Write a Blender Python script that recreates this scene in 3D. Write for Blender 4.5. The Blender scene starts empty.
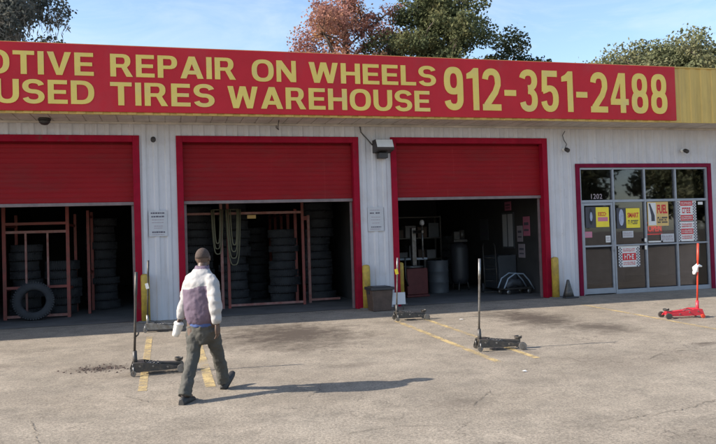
import bpy, bmesh, math, random
import numpy as np
from mathutils import Vector, Matrix
random.seed(7); rng = np.random.default_rng(7)
PI = math.pi; R = math.radians
SC = bpy.context.scene
COL = SC.collection

# ------------------------------------------------------------------ camera, sky, sun, exposure
cam_d = bpy.data.cameras.new('camera'); cam = bpy.data.objects.new('camera', cam_d); COL.objects.link(cam)
cam_d.sensor_width = 36.0; cam_d.lens = 35.95; cam_d.clip_start = 0.05; cam_d.clip_end = 2000
def cam_basis(yaw, pitch, roll):
    f = Vector((math.sin(yaw)*math.cos(pitch), math.cos(yaw)*math.cos(pitch), math.sin(pitch)))
    r = Vector((math.cos(yaw), -math.sin(yaw), 0)); u = r.cross(f)
    c, s = math.cos(roll), math.sin(roll)
    return c*r + s*u, -s*r + c*u, f
cr, cu, cf = cam_basis(R(15.2096), R(1.208), R(-1.7676))
cam.matrix_world = Matrix(((cr.x, cu.x, -cf.x, -0.2791), (cr.y, cu.y, -cf.y, -14.9896), (cr.z, cu.z, -cf.z, 1.5519), (0, 0, 0, 1)))
SC.camera = cam

SUN_EL = 32.0
SUN_OFF = 4.0            # the sun stands this far behind the facade's plane, to the left
sun_vec = Vector((-math.cos(R(SUN_OFF))*math.cos(R(SUN_EL)), math.sin(R(SUN_OFF))*math.cos(R(SUN_EL)), math.sin(R(SUN_EL))))
world = bpy.data.worlds.new('World'); SC.world = world; world.use_nodes = True
wn = world.node_tree.nodes; wl = world.node_tree.links
bg = wn['Background']; bg.inputs['Strength'].default_value = 0.12
sky = wn.new('ShaderNodeTexSky'); sky.sky_type = 'NISHITA'; sky.sun_disc = False
sky.sun_elevation = R(SUN_EL); sky.sun_rotation = math.atan2(sun_vec.x, sun_vec.y)
sky.air_density = 1.0; sky.dust_density = 0.9; sky.ozone_density = 1.6
wtc = wn.new('ShaderNodeTexCoord'); wmp = wn.new('ShaderNodeMapping'); wmp.inputs['Scale'].default_value = (2.2, 2.2, 7.0); wl.new(wtc.outputs['Generated'], wmp.inputs['Vector'])
wno = wn.new('ShaderNodeTexNoise'); wno.inputs['Scale'].default_value = 2.4; wno.inputs['Detail'].default_value = 8; wno.inputs['Roughness'].default_value = .6; wno.inputs['Distortion'].default_value = .6; wl.new(wmp.outputs[0], wno.inputs['Vector'])
wmr = wn.new('ShaderNodeMapRange'); wmr.inputs['From Min'].default_value = .46; wmr.inputs['From Max'].default_value = .78; wmr.inputs['To Max'].default_value = .5; wl.new(wno.outputs['Fac'], wmr.inputs['Value'])
wmx = wn.new('ShaderNodeMix'); wmx.data_type = 'RGBA'; wl.new(wmr.outputs[0], wmx.inputs['Factor'])
wmi = [i for i in wmx.inputs if i.type == 'RGBA']; wl.new(sky.outputs[0], wmi[0]); wmi[1].default_value = (3.6, 4.0, 4.3, 1)      # thin high cloud
wl.new([o for o in wmx.outputs if o.type == 'RGBA'][0], bg.inputs['Color'])
sun_d = bpy.data.lights.new('sun', 'SUN'); sun = bpy.data.objects.new('sun', sun_d); COL.objects.link(sun)
sun_d.energy = 4.0; sun_d.angle = R(0.53); sun_d.color = (1.0, 0.91, 0.79)
sun.rotation_euler = sun_vec.to_track_quat('Z', 'Y').to_euler(); sun.location = (-20, 2, 30)
SC.view_settings.view_transform = 'Standard'; SC.view_settings.look = 'None'
SC.view_settings.gamma = 1; SC.view_settings.use_curve_mapping = False
SC.view_settings.exposure = 1.15

# ------------------------------------------------------------------ materials
def mat(name, col, rough=0.6, metal=0.0, var=0.0, vscale=6.0, bump=0.0, bscale=60.0, col2=None, stretch=None, spec=0.5):
    m = bpy.data.materials.new(name); m.use_nodes = True
    n = m.node_tree.nodes; l = m.node_tree.links; b = n['Principled BSDF']
    b.inputs['Base Color'].default_value = (*col, 1); b.inputs['Roughness'].default_value = rough; b.inputs['Metallic'].default_value = metal
    b.inputs['Specular IOR Level'].default_value = spec
    tc = n.new('ShaderNodeTexCoord'); mp = n.new('ShaderNodeMapping'); l.new(tc.outputs['Object'], mp.inputs['Vector'])
    if stretch: mp.inputs['Scale'].default_value = stretch
    if var > 0 or col2:
        t = n.new('ShaderNodeTexNoise'); t.inputs['Scale'].default_value = vscale; t.inputs['Detail'].default_value = 6; t.inputs['Roughness'].default_value = 0.65
        l.new(mp.outputs[0], t.inputs['Vector'])
        rp = n.new('ShaderNodeValToRGB'); l.new(t.outputs['Fac'], rp.inputs['Fac'])
        c2 = col2 if col2 else tuple(c*(1-var) for c in col)
        rp.color_ramp.elements[0].position = 0.32; rp.color_ramp.elements[1].position = 0.66
        rp.color_ramp.elements[0].color = (*c2, 1); rp.color_ramp.elements[1].color = (*col, 1)
        l.new(rp.outputs['Color'], b.inputs['Base Color'])
    if bump > 0:
        t2 = n.new('ShaderNodeTexNoise'); t2.inputs['Scale'].default_value = bscale; t2.inputs['Detail'].default_value = 4
        l.new(mp.outputs[0], t2.inputs['Vector'])
        bp = n.new('ShaderNodeBump'); bp.inputs['Strength'].default_value = bump; bp.inputs['Distance'].default_value = 0.02
        l.new(t2.outputs['Fac'], bp.inputs['Height']); l.new(bp.outputs[0], b.inputs['Normal'])
    return m

M = {}
M['siding'] = mat('white siding', (0.595, 0.585, 0.615), 0.45, 0, 0.14, 1.3, 0.03, 14, stretch=(3, 3, 0.5))
M['red_frame'] = mat('red frame paint', (0.31, 0.008, 0.028), 0.6, 0, 0.22, 4, spec=0.08)
M['red_door'] = mat('red door paint', (0.265, 0.006, 0.011), 0.5, 0, 0.2, 1.2, stretch=(0.6, 1, 1.5), spec=0.18)
M['red_door'].node_tree.nodes['Principled BSDF'].inputs['Roughness'].default_value = 0.55
M['door_rail'] = mat('door bottom rail', (0.22, 0.17, 0.17), 0.5, 0.3, 0.3, 6)
M['yellow_metal'] = mat('yellow fascia metal', (0.62, 0.42, 0.105), 0.5, 0, 0.22, 1.6, stretch=(3, 3, 0.6))
M['yellow_paint'] = mat('bollard yellow', (0.55, 0.38, 0.05), 0.55, 0, 0, 7, 0.1, 30, col2=(0.30, 0.20, 0.05))
M['soffit'] = mat('soffit metal', (0.62, 0.56, 0.49), 0.6, 0, 0.35, 2.0)
M['sign_red'] = mat('sign red', (0.56, 0.027, 0.040), 0.6, 0, 0.16, 0.9, spec=0.18)
M['sign_yellow'] = mat('sign letter yellow', (0.82, 0.62, 0.16), 0.6, 0, 0.12, 1.5, spec=0.15)
M['roofing'] = mat('roofing', (0.2, 0.2, 0.2), 0.8)
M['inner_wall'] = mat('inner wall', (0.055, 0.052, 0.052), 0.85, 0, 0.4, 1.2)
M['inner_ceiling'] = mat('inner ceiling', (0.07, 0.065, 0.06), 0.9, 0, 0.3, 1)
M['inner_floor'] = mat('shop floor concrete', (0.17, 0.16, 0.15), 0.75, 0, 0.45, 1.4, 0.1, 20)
M['office_wall'] = mat('office wall', (0.27, 0.26, 0.27), 0.85, 0, 0.55, 0.9)
M['aluminium'] = mat('aluminium frame', (0.33, 0.35, 0.39), 0.45, 0.3, 0.15, 6)
M['rubber'] = mat('tire rubber', (0.046, 0.048, 0.054), 0.85, 0, 0.45, 5, 0.2, 40)
M['rust_red'] = mat('rack red steel', (0.30, 0.060, 0.050), 0.6, 0.1, 0, 8, col2=(0.17, 0.06, 0.045))
M['rust_pink'] = mat('rack worn steel', (0.36, 0.20, 0.18), 0.6, 0.1, 0, 8, col2=(0.25, 0.08, 0.06))
M['hose'] = mat('hose rubber', (0.20, 0.19, 0.12), 0.6, 0, 0.2, 9)
M['dark_steel'] = mat('dark steel', (0.05, 0.052, 0.056), 0.5, 0.4, 0, 12, 0.1, 30, col2=(0.10, 0.085, 0.07))
M['grey_steel'] = mat('grey steel', (0.27, 0.27, 0.27), 0.4, 0.7, 0, 14, col2=(0.14, 0.12, 0.10))
M['red_paint'] = mat('jack red', (0.60, 0.035, 0.055), 0.4, 0, 0.2, 9)
M['orange_red'] = mat('handle orange red', (0.62, 0.055, 0.025), 0.4, 0, 0.15, 9)
M['white'] = mat('white plastic', (0.78, 0.77, 0.74), 0.5, 0, 0.08, 9)
M['paper'] = mat('paper white', (0.72, 0.71, 0.69), 0.7, 0, 0.10, 12)
M['ink'] = mat('ink dark', (0.10, 0.09, 0.12), 0.7)
M['ink_faint'] = mat('ink faint', (0.36, 0.30, 0.33), 0.7)
M['notice'] = mat('notice board', (0.50, 0.50, 0.52), 0.5, 0, 0.1, 4)
M['poster_yellow'] = mat('poster yellow', (0.85, 0.68, 0.04), 0.5, 0, 0.08, 5)
M['poster_orange'] = mat('poster tan', (0.70, 0.47, 0.17), 0.5, 0, 0.08, 5)
M['poster_red'] = mat('poster red', (0.58, 0.02, 0.03), 0.5)
M['poster_dark'] = mat('poster dark', (0.045, 0.045, 0.06), 0.5)
M['poster_blue'] = mat('poster pale blue', (0.42, 0.47, 0.62), 0.5, 0, 0.4, 14)
M['poster_pink'] = mat('poster magenta', (0.55, 0.17, 0.26), 0.5)
M['skin'] = mat('skin', (0.100, 0.060, 0.043), 0.5, 0, 0.2, 14)
M['hair'] = mat('hair', (0.075, 0.050, 0.040), 0.85, 0, 0.35, 80, 0.4, 200)
M['jacket_white'] = mat('jacket white', (0.39, 0.375, 0.37), 0.8, 0, 0.14, 7, 0.3, 16)
M['jacket_purple'] = mat('jacket purple', (0.130, 0.092, 0.135), 0.75, 0, 0.22, 8, 0.35, 16)
M['shirt_blue'] = mat('shirt blue', (0.06, 0.10, 0.26), 0.8, 0, 0.2, 12)
M['trouser'] = mat('trouser grey', (0.072, 0.069, 0.060), 0.85, 0, 0.25, 8, 0.4, 22)
M['shoe'] = mat('shoe black', (0.028, 0.027, 0.028), 0.6, 0, 0.2, 12)
M['bark'] = mat('bark', (0.13, 0.10, 0.08), 0.9, 0, 0.4, 5, 0.5, 12)
M['moss_bark'] = mat('pale bark', (0.26, 0.22, 0.18), 0.9, 0, 0.4, 5, 0.5, 12)
M['box_brown'] = mat('box brown', (0.10, 0.065, 0.05), 0.7, 0, 0.4, 6)
M['box_black'] = mat('box lid black', (0.035, 0.035, 0.04), 0.5, 0, 0.2, 6)
M['cabinet'] = mat('cabinet grey', (0.085, 0.092, 0.105), 0.5, 0.1, 0.2, 4)
M['pale_blue'] = mat('pale blue plastic', (0.35, 0.42, 0.50), 0.4, 0, 0.1, 4)
M['lens'] = mat('lamp lens', (0.70, 0.70, 0.68), 0.25, 0, 0.08, 9)
M['bronze'] = mat('dark bronze', (0.05, 0.045, 0.045), 0.5, 0.2, 0.2, 6)

def grime(m, col, scale, stretch, lo, hi, amount, obj=True):
    n = m.node_tree.nodes; l = m.node_tree.links; b = n['Principled BSDF']; src = b.inputs['Base Color'].links[0].from_socket
    tc = n.new('ShaderNodeTexCoord'); mp = n.new('ShaderNodeMapping'); mp.inputs['Scale'].default_value = stretch; l.new(tc.outputs['Object'], mp.inputs['Vector'])
    t = n.new('ShaderNodeTexNoise'); t.inputs['Scale'].default_value = scale; t.inputs['Detail'].default_value = 9; t.inputs['Roughness'].default_value = .72; l.new(mp.outputs[0], t.inputs['Vector'])
    k = n.new('ShaderNodeMapRange'); k.inputs['From Min'].default_value = lo; k.inputs['From Max'].default_value = hi; k.inputs['To Max'].default_value = amount; l.new(t.outputs['Fac'], k.inputs['Value'])
    mx = n.new('ShaderNodeMix'); mx.data_type = 'RGBA'; l.new(k.outputs[0], mx.inputs['Factor'])
    A = [i for i in mx.inputs if i.type == 'RGBA']; l.new(src, A[0]); A[1].default_value = (*col, 1); l.new([o for o in mx.outputs if o.type == 'RGBA'][0], b.inputs['Base Color'])
grime(M['siding'], (0.28, 0.22, 0.17), 2.0, (5, 5, .22), .56, .72, .40)
grime(M['siding'], (0.33, 0.27, 0.22), .9, (1.2, 1, 1.2), .48, .75, .35)
grime(M['siding'], (0.22, 0.19, 0.17), 5.0, (1, 1, 1), .62, .74, .5)
grime(M['red_door'], (0.16, 0.02, 0.02), 1.4, (.6, 1, 2.5), .50, .72, .6)
grime(M['red_door'], (0.42, 0.06, 0.06), 1.0, (6, 1, .3), .60, .75, .45)
grime(M['red_frame'], (0.13, 0.05, 0.045), 7.0, (1, 1, .6), .58, .70, .7)
grime(M['sign_red'], (0.42, 0.06, 0.07), .8, (1.5, 1, .8), .52, .72, .45)
grime(M['sign_yellow'], (0.62, 0.50, 0.26), 1.6, (1, 1, 1), .50, .70, .5)
grime(M['yellow_metal'], (0.28, 0.20, 0.09), 1.6, (4, 4, .3), .54, .74, .55)
grime(M['yellow_paint'], (0.12, 0.09, 0.06), 8.0, (1, 1, .5), .56, .70, .75)
grime(M['red_paint'], (0.25, 0.07, 0.06), 12.0, (1, 1, 1), .56, .70, .6)
grime(M['dark_steel'], (0.20, 0.17, 0.14), 14.0, (1, 1, 1), .55, .70, .6)

def led(name, col, s):
    m = bpy.data.materials.new(name); m.use_nodes = True; b = m.node_tree.nodes['Principled BSDF']
    b.inputs['Base Color'].default_value = (*col, 1); b.inputs['Emission Color'].default_value = (*col, 1); b.inputs['Emission Strength'].default_value = s
    return m
M['led_red'] = led('red led', (0.80, 0.015, 0.015), 0.6)

def glass_mat():
    m = bpy.data.materials.new('tinted window glass'); m.use_nodes = True
    n = m.node_tree.nodes; l = m.node_tree.links; n.clear()
    out = n.new('ShaderNodeOutputMaterial'); mix = n.new('ShaderNodeMixShader'); tr = n.new('ShaderNodeBsdfTransparent'); gl = n.new('ShaderNodeBsdfGlossy')
    fr = n.new('ShaderNodeFresnel'); fr.inputs['IOR'].default_value = 1.54
    tr.inputs['Color'].default_value = (0.66, 0.65, 0.68, 1); gl.inputs['Roughness'].default_value = 0.02; gl.inputs['Color'].default_value = (0.9, 0.92, 0.95, 1)
    tc = n.new('ShaderNodeTexCoord'); nz = n.new('ShaderNodeTexNoise'); nz.inputs['Scale'].default_value = 1.4; bp = n.new('ShaderNodeBump'); bp.inputs['Strength'].default_value = 0.015; bp.inputs['Distance'].default_value = 0.05
    l.new(tc.outputs['Object'], nz.inputs['Vector']); l.new(nz.outputs['Fac'], bp.inputs['Height']); l.new(bp.outputs[0], gl.inputs['Normal'])
    l.new(fr.outputs[0], mix.inputs[0]); l.new(tr.outputs[0], mix.inputs[1]); l.new(gl.outputs[0], mix.inputs[2]); l.new(mix.outputs[0], out.inputs[0])
    return m
M['glass'] = glass_mat()

def leaf_mat(name, c1, c2, c3, scale=0.8):
    m = bpy.data.materials.new(name); m.use_nodes = True
    n = m.node_tree.nodes; l = m.node_tree.links; n.clear()
    out = n.new('ShaderNodeOutputMaterial'); d = n.new('ShaderNodeBsdfDiffuse'); t = n.new('ShaderNodeBsdfTranslucent'); mx = n.new('ShaderNodeMixShader'); mx.inputs[0].default_value = 0.3
    tc = n.new('ShaderNodeTexCoord'); nz = n.new('ShaderNodeTexNoise'); nz.inputs['Scale'].default_value = scale; nz.inputs['Detail'].default_value = 5; nz.inputs['Roughness'].default_value = 0.7
    rp = n.new('ShaderNodeValToRGB'); e = rp.color_ramp.elements; e[0].position = 0.34; e[1].position = 0.66; e[0].color = (*c1, 1); e[1].color = (*c3, 1)
    k = e.new(0.5); k.color = (*c2, 1)
    l.new(tc.outputs['Object'], nz.inputs['Vector']); l.new(nz.outputs['Fac'], rp.inputs['Fac'])
    l.new(rp.outputs[0], d.inputs[0]); l.new(rp.outputs[0], t.inputs[0]); l.new(d.outputs[0], mx.inputs[1]); l.new(t.outputs[0], mx.inputs[2]); l.new(mx.outputs[0], out.inputs[0])
    return m
M['leaf_moss'] = leaf_mat('grey green leaves', (0.075, 0.085, 0.075), (0.11, 0.115, 0.10), (0.17, 0.16, 0.135))
M['moss'] = leaf_mat('hanging moss', (0.20, 0.18, 0.15), (0.25, 0.22, 0.18), (0.30, 0.26, 0.21))
M['leaf_red'] = leaf_mat('autumn leaves', (0.27, 0.13, 0.12), (0.37, 0.19, 0.15), (0.38, 0.22, 0.11), 0.6)
M['leaf_green'] = leaf_mat('green leaves', (0.060, 0.080, 0.045), (0.11, 0.125, 0.065), (0.17, 0.16, 0.075), 0.5)  # leaf colour lightened to stand in for haze over the far trees
M['leaf_dark'] = leaf_mat('dark leaves', (0.035, 0.048, 0.034), (0.06, 0.072, 0.042), (0.10, 0.10, 0.055), 0.7)
M['leaf_pale'] = leaf_mat('pale leaves', (0.10, 0.12, 0.07), (0.155, 0.165, 0.09), (0.22, 0.21, 0.12), 0.4)

# ------------------------------------------------------------------ mesh helpers
class MB:
    """collects shapes and links them as one mesh object"""
    def __init__(s): s.v = []; s.f = []; s.mi = []; s.cur = 0; s.smooth = []; s.sm = False
    def add(s, vs, fs):
        o = len(s.v); s.v += [tuple(p) for p in vs]
        for f in fs: s.f.append([i+o for i in f]); s.mi.append(s.cur); s.smooth.append(s.sm)
        return s
    def box(s, x0, x1, y0, y1, z0, z1):
        vs = [(x0,y0,z0),(x1,y0,z0),(x1,y1,z0),(x0,y1,z0),(x0,y0,z1),(x1,y0,z1),(x1,y1,z1),(x0,y1,z1)]
        return s.add(vs, [(0,3,2,1),(4,5,6,7),(0,1,5,4),(1,2,6,5),(2,3,7,6),(3,0,4,7)])
    def obox(s, c, ax, ay, az, hx, hy, hz):
        c = Vector(c); ax, ay, az = Vector(ax).normalized()*hx, Vector(ay).normalized()*hy, Vector(az).normalized()*hz
        vs = [c+a*ax+b*ay+d*az for d in (-1,1) for a, b in ((-1,-1),(1,-1),(1,1),(-1,1))]
        return s.add(vs, [(0,3,2,1),(4,5,6,7),(0,1,5,4),(1,2,6,5),(2,3,7,6),(3,0,4,7)])
    def tube(s, pts, rad, n=10, caps=True, flat=1.0):
        pts = [Vector(p) for p in pts]
        if not hasattr(rad, '__len__'): rad = [rad]*len(pts)
        rings = []; up = None
        for i, p in enumerate(pts):
            t = (pts[min(i+1, len(pts)-1)] - pts[max(i-1, 0)]).normalized()
            if up is None:
                up = Vector((0,0,1)) if abs(t.z) < 0.9 else Vector((0,1,0))
            a = t.cross(up)
            if a.length < 1e-5: a = t.orthogonal()
            a.normalize(); b = a.cross(t).normalized(); up = b
            rings.append([p + rad[i]*(math.cos(k*2*PI/n)*a + flat*math.sin(k*2*PI/n)*b) for k in range(n)])
        return s.rings(rings, caps)
    def rings(s, rings, caps=True):
        n = len(rings[0]); vs = [p for r in rings for p in r]; fs = []
        for i in range(len(rings)-1):
            for k in range(n):
                fs.append((i*n+k, i*n+(k+1) % n, (i+1)*n+(k+1) % n, (i+1)*n+k))
        if caps: fs.append(tuple(reversed(range(n)))); fs.append(tuple((len(rings)-1)*n+k for k in range(n)))
        old = s.sm; s.sm = True; s.add(vs, fs); s.sm = old
        if caps: s.smooth[-1] = s.smooth[-2] = False
        return s
    def cyl(s, p0, p1, r0, r1=None, n=14):
        return s.tube([p0, p1], [r0, r0 if r1 is None else r1], n)
    def lathe(s, prof, n=24, c=(0,0,0), axis='z', closed=False, flat=False):
        rings = []
        for r, h in prof:
            ring = []
            for k in range(n):
                a = 2*PI*k/n; p, q = r*math.cos(a), r*math.sin(a)
                v = (p, q, h) if axis == 'z' else ((p, h, q) if axis == 'y' else (h, p, q))
                ring.append((v[0]+c[0], v[1]+c[1], v[2]+c[2]))
            rings.append(ring)
        if closed: rings.append(rings[0])
        k0 = len(s.smooth); s.rings(rings, caps=not closed)
        if flat: s.smooth[k0:] = [False]*(len(s.smooth)-k0)
        return s
    def prism(s, poly, axis, a, b):
        """poly in the two other axes; axis 'y' takes (x,z), 'x' takes (y,z), 'z' takes (x,y)"""
        def P(u, w, t): return (u, t, w) if axis == 'y' else ((t, u, w) if axis == 'x' else (u, w, t))
        n = len(poly); vs = [P(u, w, a) for u, w in poly] + [P(u, w, b) for u, w in poly]
        fs = [tuple(range(n)), tuple(reversed(range(n, 2*n)))] + [(i, n+i, n+(i+1) % n, (i+1) % n) for i in range(n)]
        return s.add(vs, fs)
    def ribbed(s, x0, x1, z0, z1, y, period=0.23, depth=0.022, thick=0.03, crown=0.28, slope=0.12, phase=0.0):
        """vertical ribbed sheet facing -Y"""
        xs = []; x = math.floor((x0-phase)/period)*period+phase
        while x < x1+period:
            for fx, d in ((0, 0), (slope, 1), (slope+crown, 1), (2*slope+crown, 0)):
                xx = x+fx*period
                if x0 < xx < x1: xs.append((xx, y-d*depth))
            x += period
        def dep(xx):
            t = ((xx-phase) % period)/period
            if t < slope: return t/slope
            if t < slope+crown: return 1
            if t < 2*slope+crown: return 1-(t-slope-crown)/slope
            return 0
        xs = [(x0, y-dep(x0)*depth)] + xs + [(x1, y-dep(x1)*depth)]
        poly = xs + [(x1, y+thick), (x0, y+thick)]
        n = len(xs)
        for i in range(n-1):
            (a, ya), (b, yb) = xs[i], xs[i+1]
            s.add([(a,ya,z0),(b,yb,z0),(b,yb,z1),(a,ya,z1)], [(0,1,2,3)])
            s.add([(a,ya,z0),(b,yb,z0),(b,y+thick,z0),(a,y+thick,z0)], [(0,3,2,1)])
            s.add([(a,ya,z1),(b,yb,z1),(b,y+thick,z1),(a,y+thick,z1)], [(0,1,2,3)])
        s.add([(x0,y+thick,z0),(x1,y+thick,z0),(x1,y+thick,z1),(x0,y+thick,z1)], [(3,2,1,0)])
        for xx in (x0, x1):
            yy = xs[0][1] if xx == x0 else xs[-1][1]
            s.add([(xx,yy,z0),(xx,y+thick,z0),(xx,y+thick,z1),(xx,yy,z1)], [(0,1,2,3)])
        return s
    def mesh(s, name):
        me = bpy.data.meshes.new(name); me.from_pydata(s.v, [], s.f); me.update()
        me.polygons.foreach_set('material_index', s.mi); me.polygons.foreach_set('use_smooth', s.smooth)
        return me
    def build(s, name, mats, parent=None, bevel=0.0, norm=True):
        me = s.mesh(name)
        for m in (mats if isinstance(mats, (list, tuple)) else [mats]): me.materials.append(m)
        if norm:
            bm = bmesh.new(); bm.from_mesh(me); bmesh.ops.recalc_face_normals(bm, faces=bm.faces); bm.to_mesh(me); bm.free()
        o = bpy.data.objects.new(name, me); COL.objects.link(o)
        if parent: o.parent = parent
        if bevel > 0:
            md = o.modifiers.new('bevel', 'BEVEL'); md.width = bevel; md.segments = 2; md.limit_method = 'ANGLE'; md.angle_limit = R(40)
        return o

def tag(o, label=None, cat=None, group=None, kind=None):
    if label: o['label'] = label
    if cat: o['category'] = cat
    if group: o['group'] = group
    if kind: o['kind'] = kind
    return o
def thing(name, label, cat, loc=(0,0,0), rz=0.0, group=None):
    o = bpy.data.objects.new(name, None); COL.objects.link(o); o.empty_display_size = 0.2
    o.location = loc; o.rotation_euler = (0, 0, rz)
    return tag(o, label, cat, group)
def copy_tree(o, parent=None, **kw):
    c = o.copy(); COL.objects.link(c)
    if parent: c.parent = parent
    for ch in list(o.children): copy_tree(ch, c)
    for k, v in kw.items(): c[k] = v
    return c
def freeze(o):
    """bake the modifiers into the mesh"""
    dg = bpy.context.evaluated_depsgraph_get(); dg.update()
    me = bpy.data.meshes.new_from_object(o.evaluated_get(dg)); o.modifiers.clear(); o.data = me
    return o

def text_polys(txt, bold=0.0, spacing=1.0):
    """front faces of a word in the built-in font, as (verts, faces) scaled to the unit box"""
    cu_ = bpy.data.curves.new('word', 'FONT'); cu_.body = txt; cu_.size = 1; cu_.offset = bold; cu_.space_character = spacing; cu_.resolution_u = 4
    cu_.fill_mode = 'FRONT'
    ob = bpy.data.objects.new('word', cu_); COL.objects.link(ob)
    dg = bpy.context.evaluated_depsgraph_get(); dg.update()
    me = bpy.data.meshes.new_from_object(ob.evaluated_get(dg))
    vs = np.array([v.co[:2] for v in me.vertices]); fs = [tuple(p.vertices) for p in me.polygons]
    bpy.data.objects.remove(ob); bpy.data.curves.remove(cu_); bpy.data.meshes.remove(me)
    lo, hi = vs.min(0), vs.max(0)
    return (vs-lo)/(hi-lo), fs
def word(mb, txt, x0, x1, z0, z1, y, bold=0.02, spacing=1.05, depth=0.012):
    """raised lettering on a wall facing -Y"""
    vs, fs = text_polys(txt, bold, spacing)
    P = [(x0+(x1-x0)*u, y-depth, z0+(z1-z0)*w) for u, w in vs]
    mb.add(P, fs)
    cnt = {}
    for f in fs:
        for i in range(len(f)):
            e = (f[i], f[(i+1) % len(f)]); k = tuple(sorted(e)); cnt.setdefault(k, []).append(e)
    for k, es in cnt.items():
        if len(es) == 1:
            a, b = es[0]; pa, pb = P[a], P[b]
            mb.add([pa, pb, (pb[0], y, pb[2]), (pa[0], y, pa[2])], [(0,3,2,1)])
    return mb

# ------------------------------------------------------------------ block lettering of the big sign
def arc(cx, cy, rx, ry, a0, a1, n=14, p=2.35):
    out = []
    for k in range(n+1):
        a = R(a0+(a1-a0)*k/n); c, s_ = math.cos(a), math.sin(a)
        out.append((cx+rx*math.copysign(abs(c)**(2/p), c), cy+ry*math.copysign(abs(s_)**(2/p), s_)))
    return out
def ribbon(pts, tv, th):
    L, Q = [], []
    for i, (x, y) in enumerate(pts):
        x0, y0 = pts[max(i-1, 0)]; x1, y1 = pts[min(i+1, len(pts)-1)]; dx, dy = x1-x0, y1-y0; d = math.hypot(dx, dy) or 1; nx, ny = -dy/d, dx/d
        L.append((x+nx*tv/2, y+ny*th/2)); Q.append((x-nx*tv/2, y-ny*th/2))
    return L+Q[::-1]
def ring(x0, y0, x1, y1, tv, th, p=2.5):
    cx, cy, rx, ry = (x0+x1)/2, (y0+y1)/2, (x1-x0)/2, (y1-y0)/2
    return [arc(cx, cy, rx, ry, 0, 360, 40, p)[:-1], arc(cx, cy, rx-tv, ry-th, 0, 360, 40, p)[:-1]]
def glyph(c):
    """advance width and layers; a layer is a list of closed loops filled even-odd; cap height 1"""
    tv, th = .238, .172
    if c in '0123456789-': tv, th = .175, .150; w = .56
    if c == 'O': return 1.02, [ring(0, -.015, 1.02, 1.015, tv, th)]
    if c == 'T': w = .84; return w, [[[(w/2-tv/2, 0), (w/2+tv/2, 0), (w/2+tv/2, 1-th), (w, 1-th), (w, 1), (0, 1), (0, 1-th), (w/2-tv/2, 1-th)]]]
    if c == 'I': return tv, [[[(0, 0), (tv, 0), (tv, 1), (0, 1)]]]
    if c == 'V': w = .96; return w, [[[(0, 1), (w/2-tv*.5, 0), (w/2+tv*.5, 0), (w, 1), (w-tv*1.08, 1), (w/2, .27), (tv*1.08, 1)]]]
    if c == 'E': w = .78; m0, m1 = .5-th*.46, .5+th*.46; return w, [[[(0, 0), (w, 0), (w, th), (tv, th), (tv, m0), (w*.92, m0), (w*.92, m1), (tv, m1), (tv, 1-th), (w*.98, 1-th), (w*.98, 1), (0, 1)]]]
    if c == 'L': w = .74; return w, [[[(0, 0), (w, 0), (w, th), (tv, th), (tv, 1), (0, 1)]]]
    if c == 'H': w = .90; m0, m1 = .5-th*.5, .5+th*.5; return w, [[[(0, 0), (tv, 0), (tv, m0), (w-tv, m0), (w-tv, 0), (w, 0), (w, 1), (w-tv, 1), (w-tv, m1), (tv, m1), (tv, 1), (0, 1)]]]
    if c == 'N': w = .92; return w, [[[(0, 0), (tv*.9, 0), (tv*.9, .62), (w-tv*1.05, 0), (w, 0), (w, 1), (w-tv*.9, 1), (w-tv*.9, .38), (tv*1.05, 1), (0, 1)]]]
    if c == 'M': w = 1.10; return w, [[[(0, 0), (tv*.85, 0), (tv*.85, .68), (w/2-.1, 0), (w/2+.1, 0), (w-tv*.85, .68), (w-tv*.85, 0), (w, 0), (w, 1), (w-tv*1.3, 1), (w/2, .34), (tv*1.3, 1), (0, 1)]]]
    if c == 'W': w = 1.34; return w, [[[(0, 1), (.24, 0), (.49, 0), (w/2, .60), (w-.49, 0), (w-.24, 0), (w, 1), (w-.25, 1), (w-.375, .36), (w/2+.13, 1), (w/2-.13, 1), (.375, .36), (.25, 1)]]]
    if c == 'U': w = .92; return w, [[[(0, 1)]+[(x, y) for x, y in arc(w/2, .40, w/2, .415, 180, 360)]+[(w, 1), (w-tv, 1)]+arc(w/2, .40, w/2-tv, .415-th, 360, 180)+[(tv, 1)]]]
    if c == 'D': w = .94; return w, [[[(0, 0), (.42, 0)]+arc(.42, .5, w-.42, .5, -90, 90)[1:]+[(0, 1)], [(tv, th), (.42, th)]+arc(.42, .5, w-.42-tv, .5-th, -90, 90)[1:]+[(tv, 1-th)]]]
    if c in 'PR':
        w = .86; lo = .40; cy = (1+lo)/2; ry = (1-lo)/2; t2 = th*.88; xb = .50
        hole = [(tv, lo+t2), (xb, lo+t2)]+arc(xb, cy, w*.97-xb-tv, ry-t2, -90, 90)[1:]+[(tv, 1-t2)]
        bowl = arc(xb, cy, w*.97-xb, ry, 90, -90)
        if c == 'P': return w*.97, [[[(0, 0), (0, 1), (xb, 1)]+bowl[1:]+[(tv, lo), (tv, 0)], hole]]
        w2 = .93; return w2, [[[(0, 0), (0, 1), (xb, 1)]+[q for q in bowl[1:] if q[1] > lo+.03]+[(w*.80, lo+.015), (w2, 0), (w2-tv*1.12, 0), (.46, lo), (tv, lo), (tv, 0)], hole]]
    if c == 'A':
        w = 1.0; a = tv*1.12; sl = (w-a)/2; k = tv*1.08; yt = (w/2-k)/sl; cb0, cb1 = .19, .36
        return w, [[[(0, 0), (sl, 1), (sl+a, 1), (w, 0), (w-k, 0), (w-k-cb0*sl, cb0), (k+cb0*sl, cb0), (k, 0)], [(k+cb1*sl, cb1), (w-k-cb1*sl, cb1), (w/2, yt)]]]
    if c == 'S':
        w = .86; rx = w/2-tv/2; ry = (1.03-th)/4; c1 = .5+ry; c2 = .5-ry
        up = arc(w/2, c1, rx, ry, 12, 262, 22, 2.2); lo = arc(w/2, c2, rx, ry, 82, -168, 22, 2.2)
        return w, [[ribbon(up+lo, tv, th)]]
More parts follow.
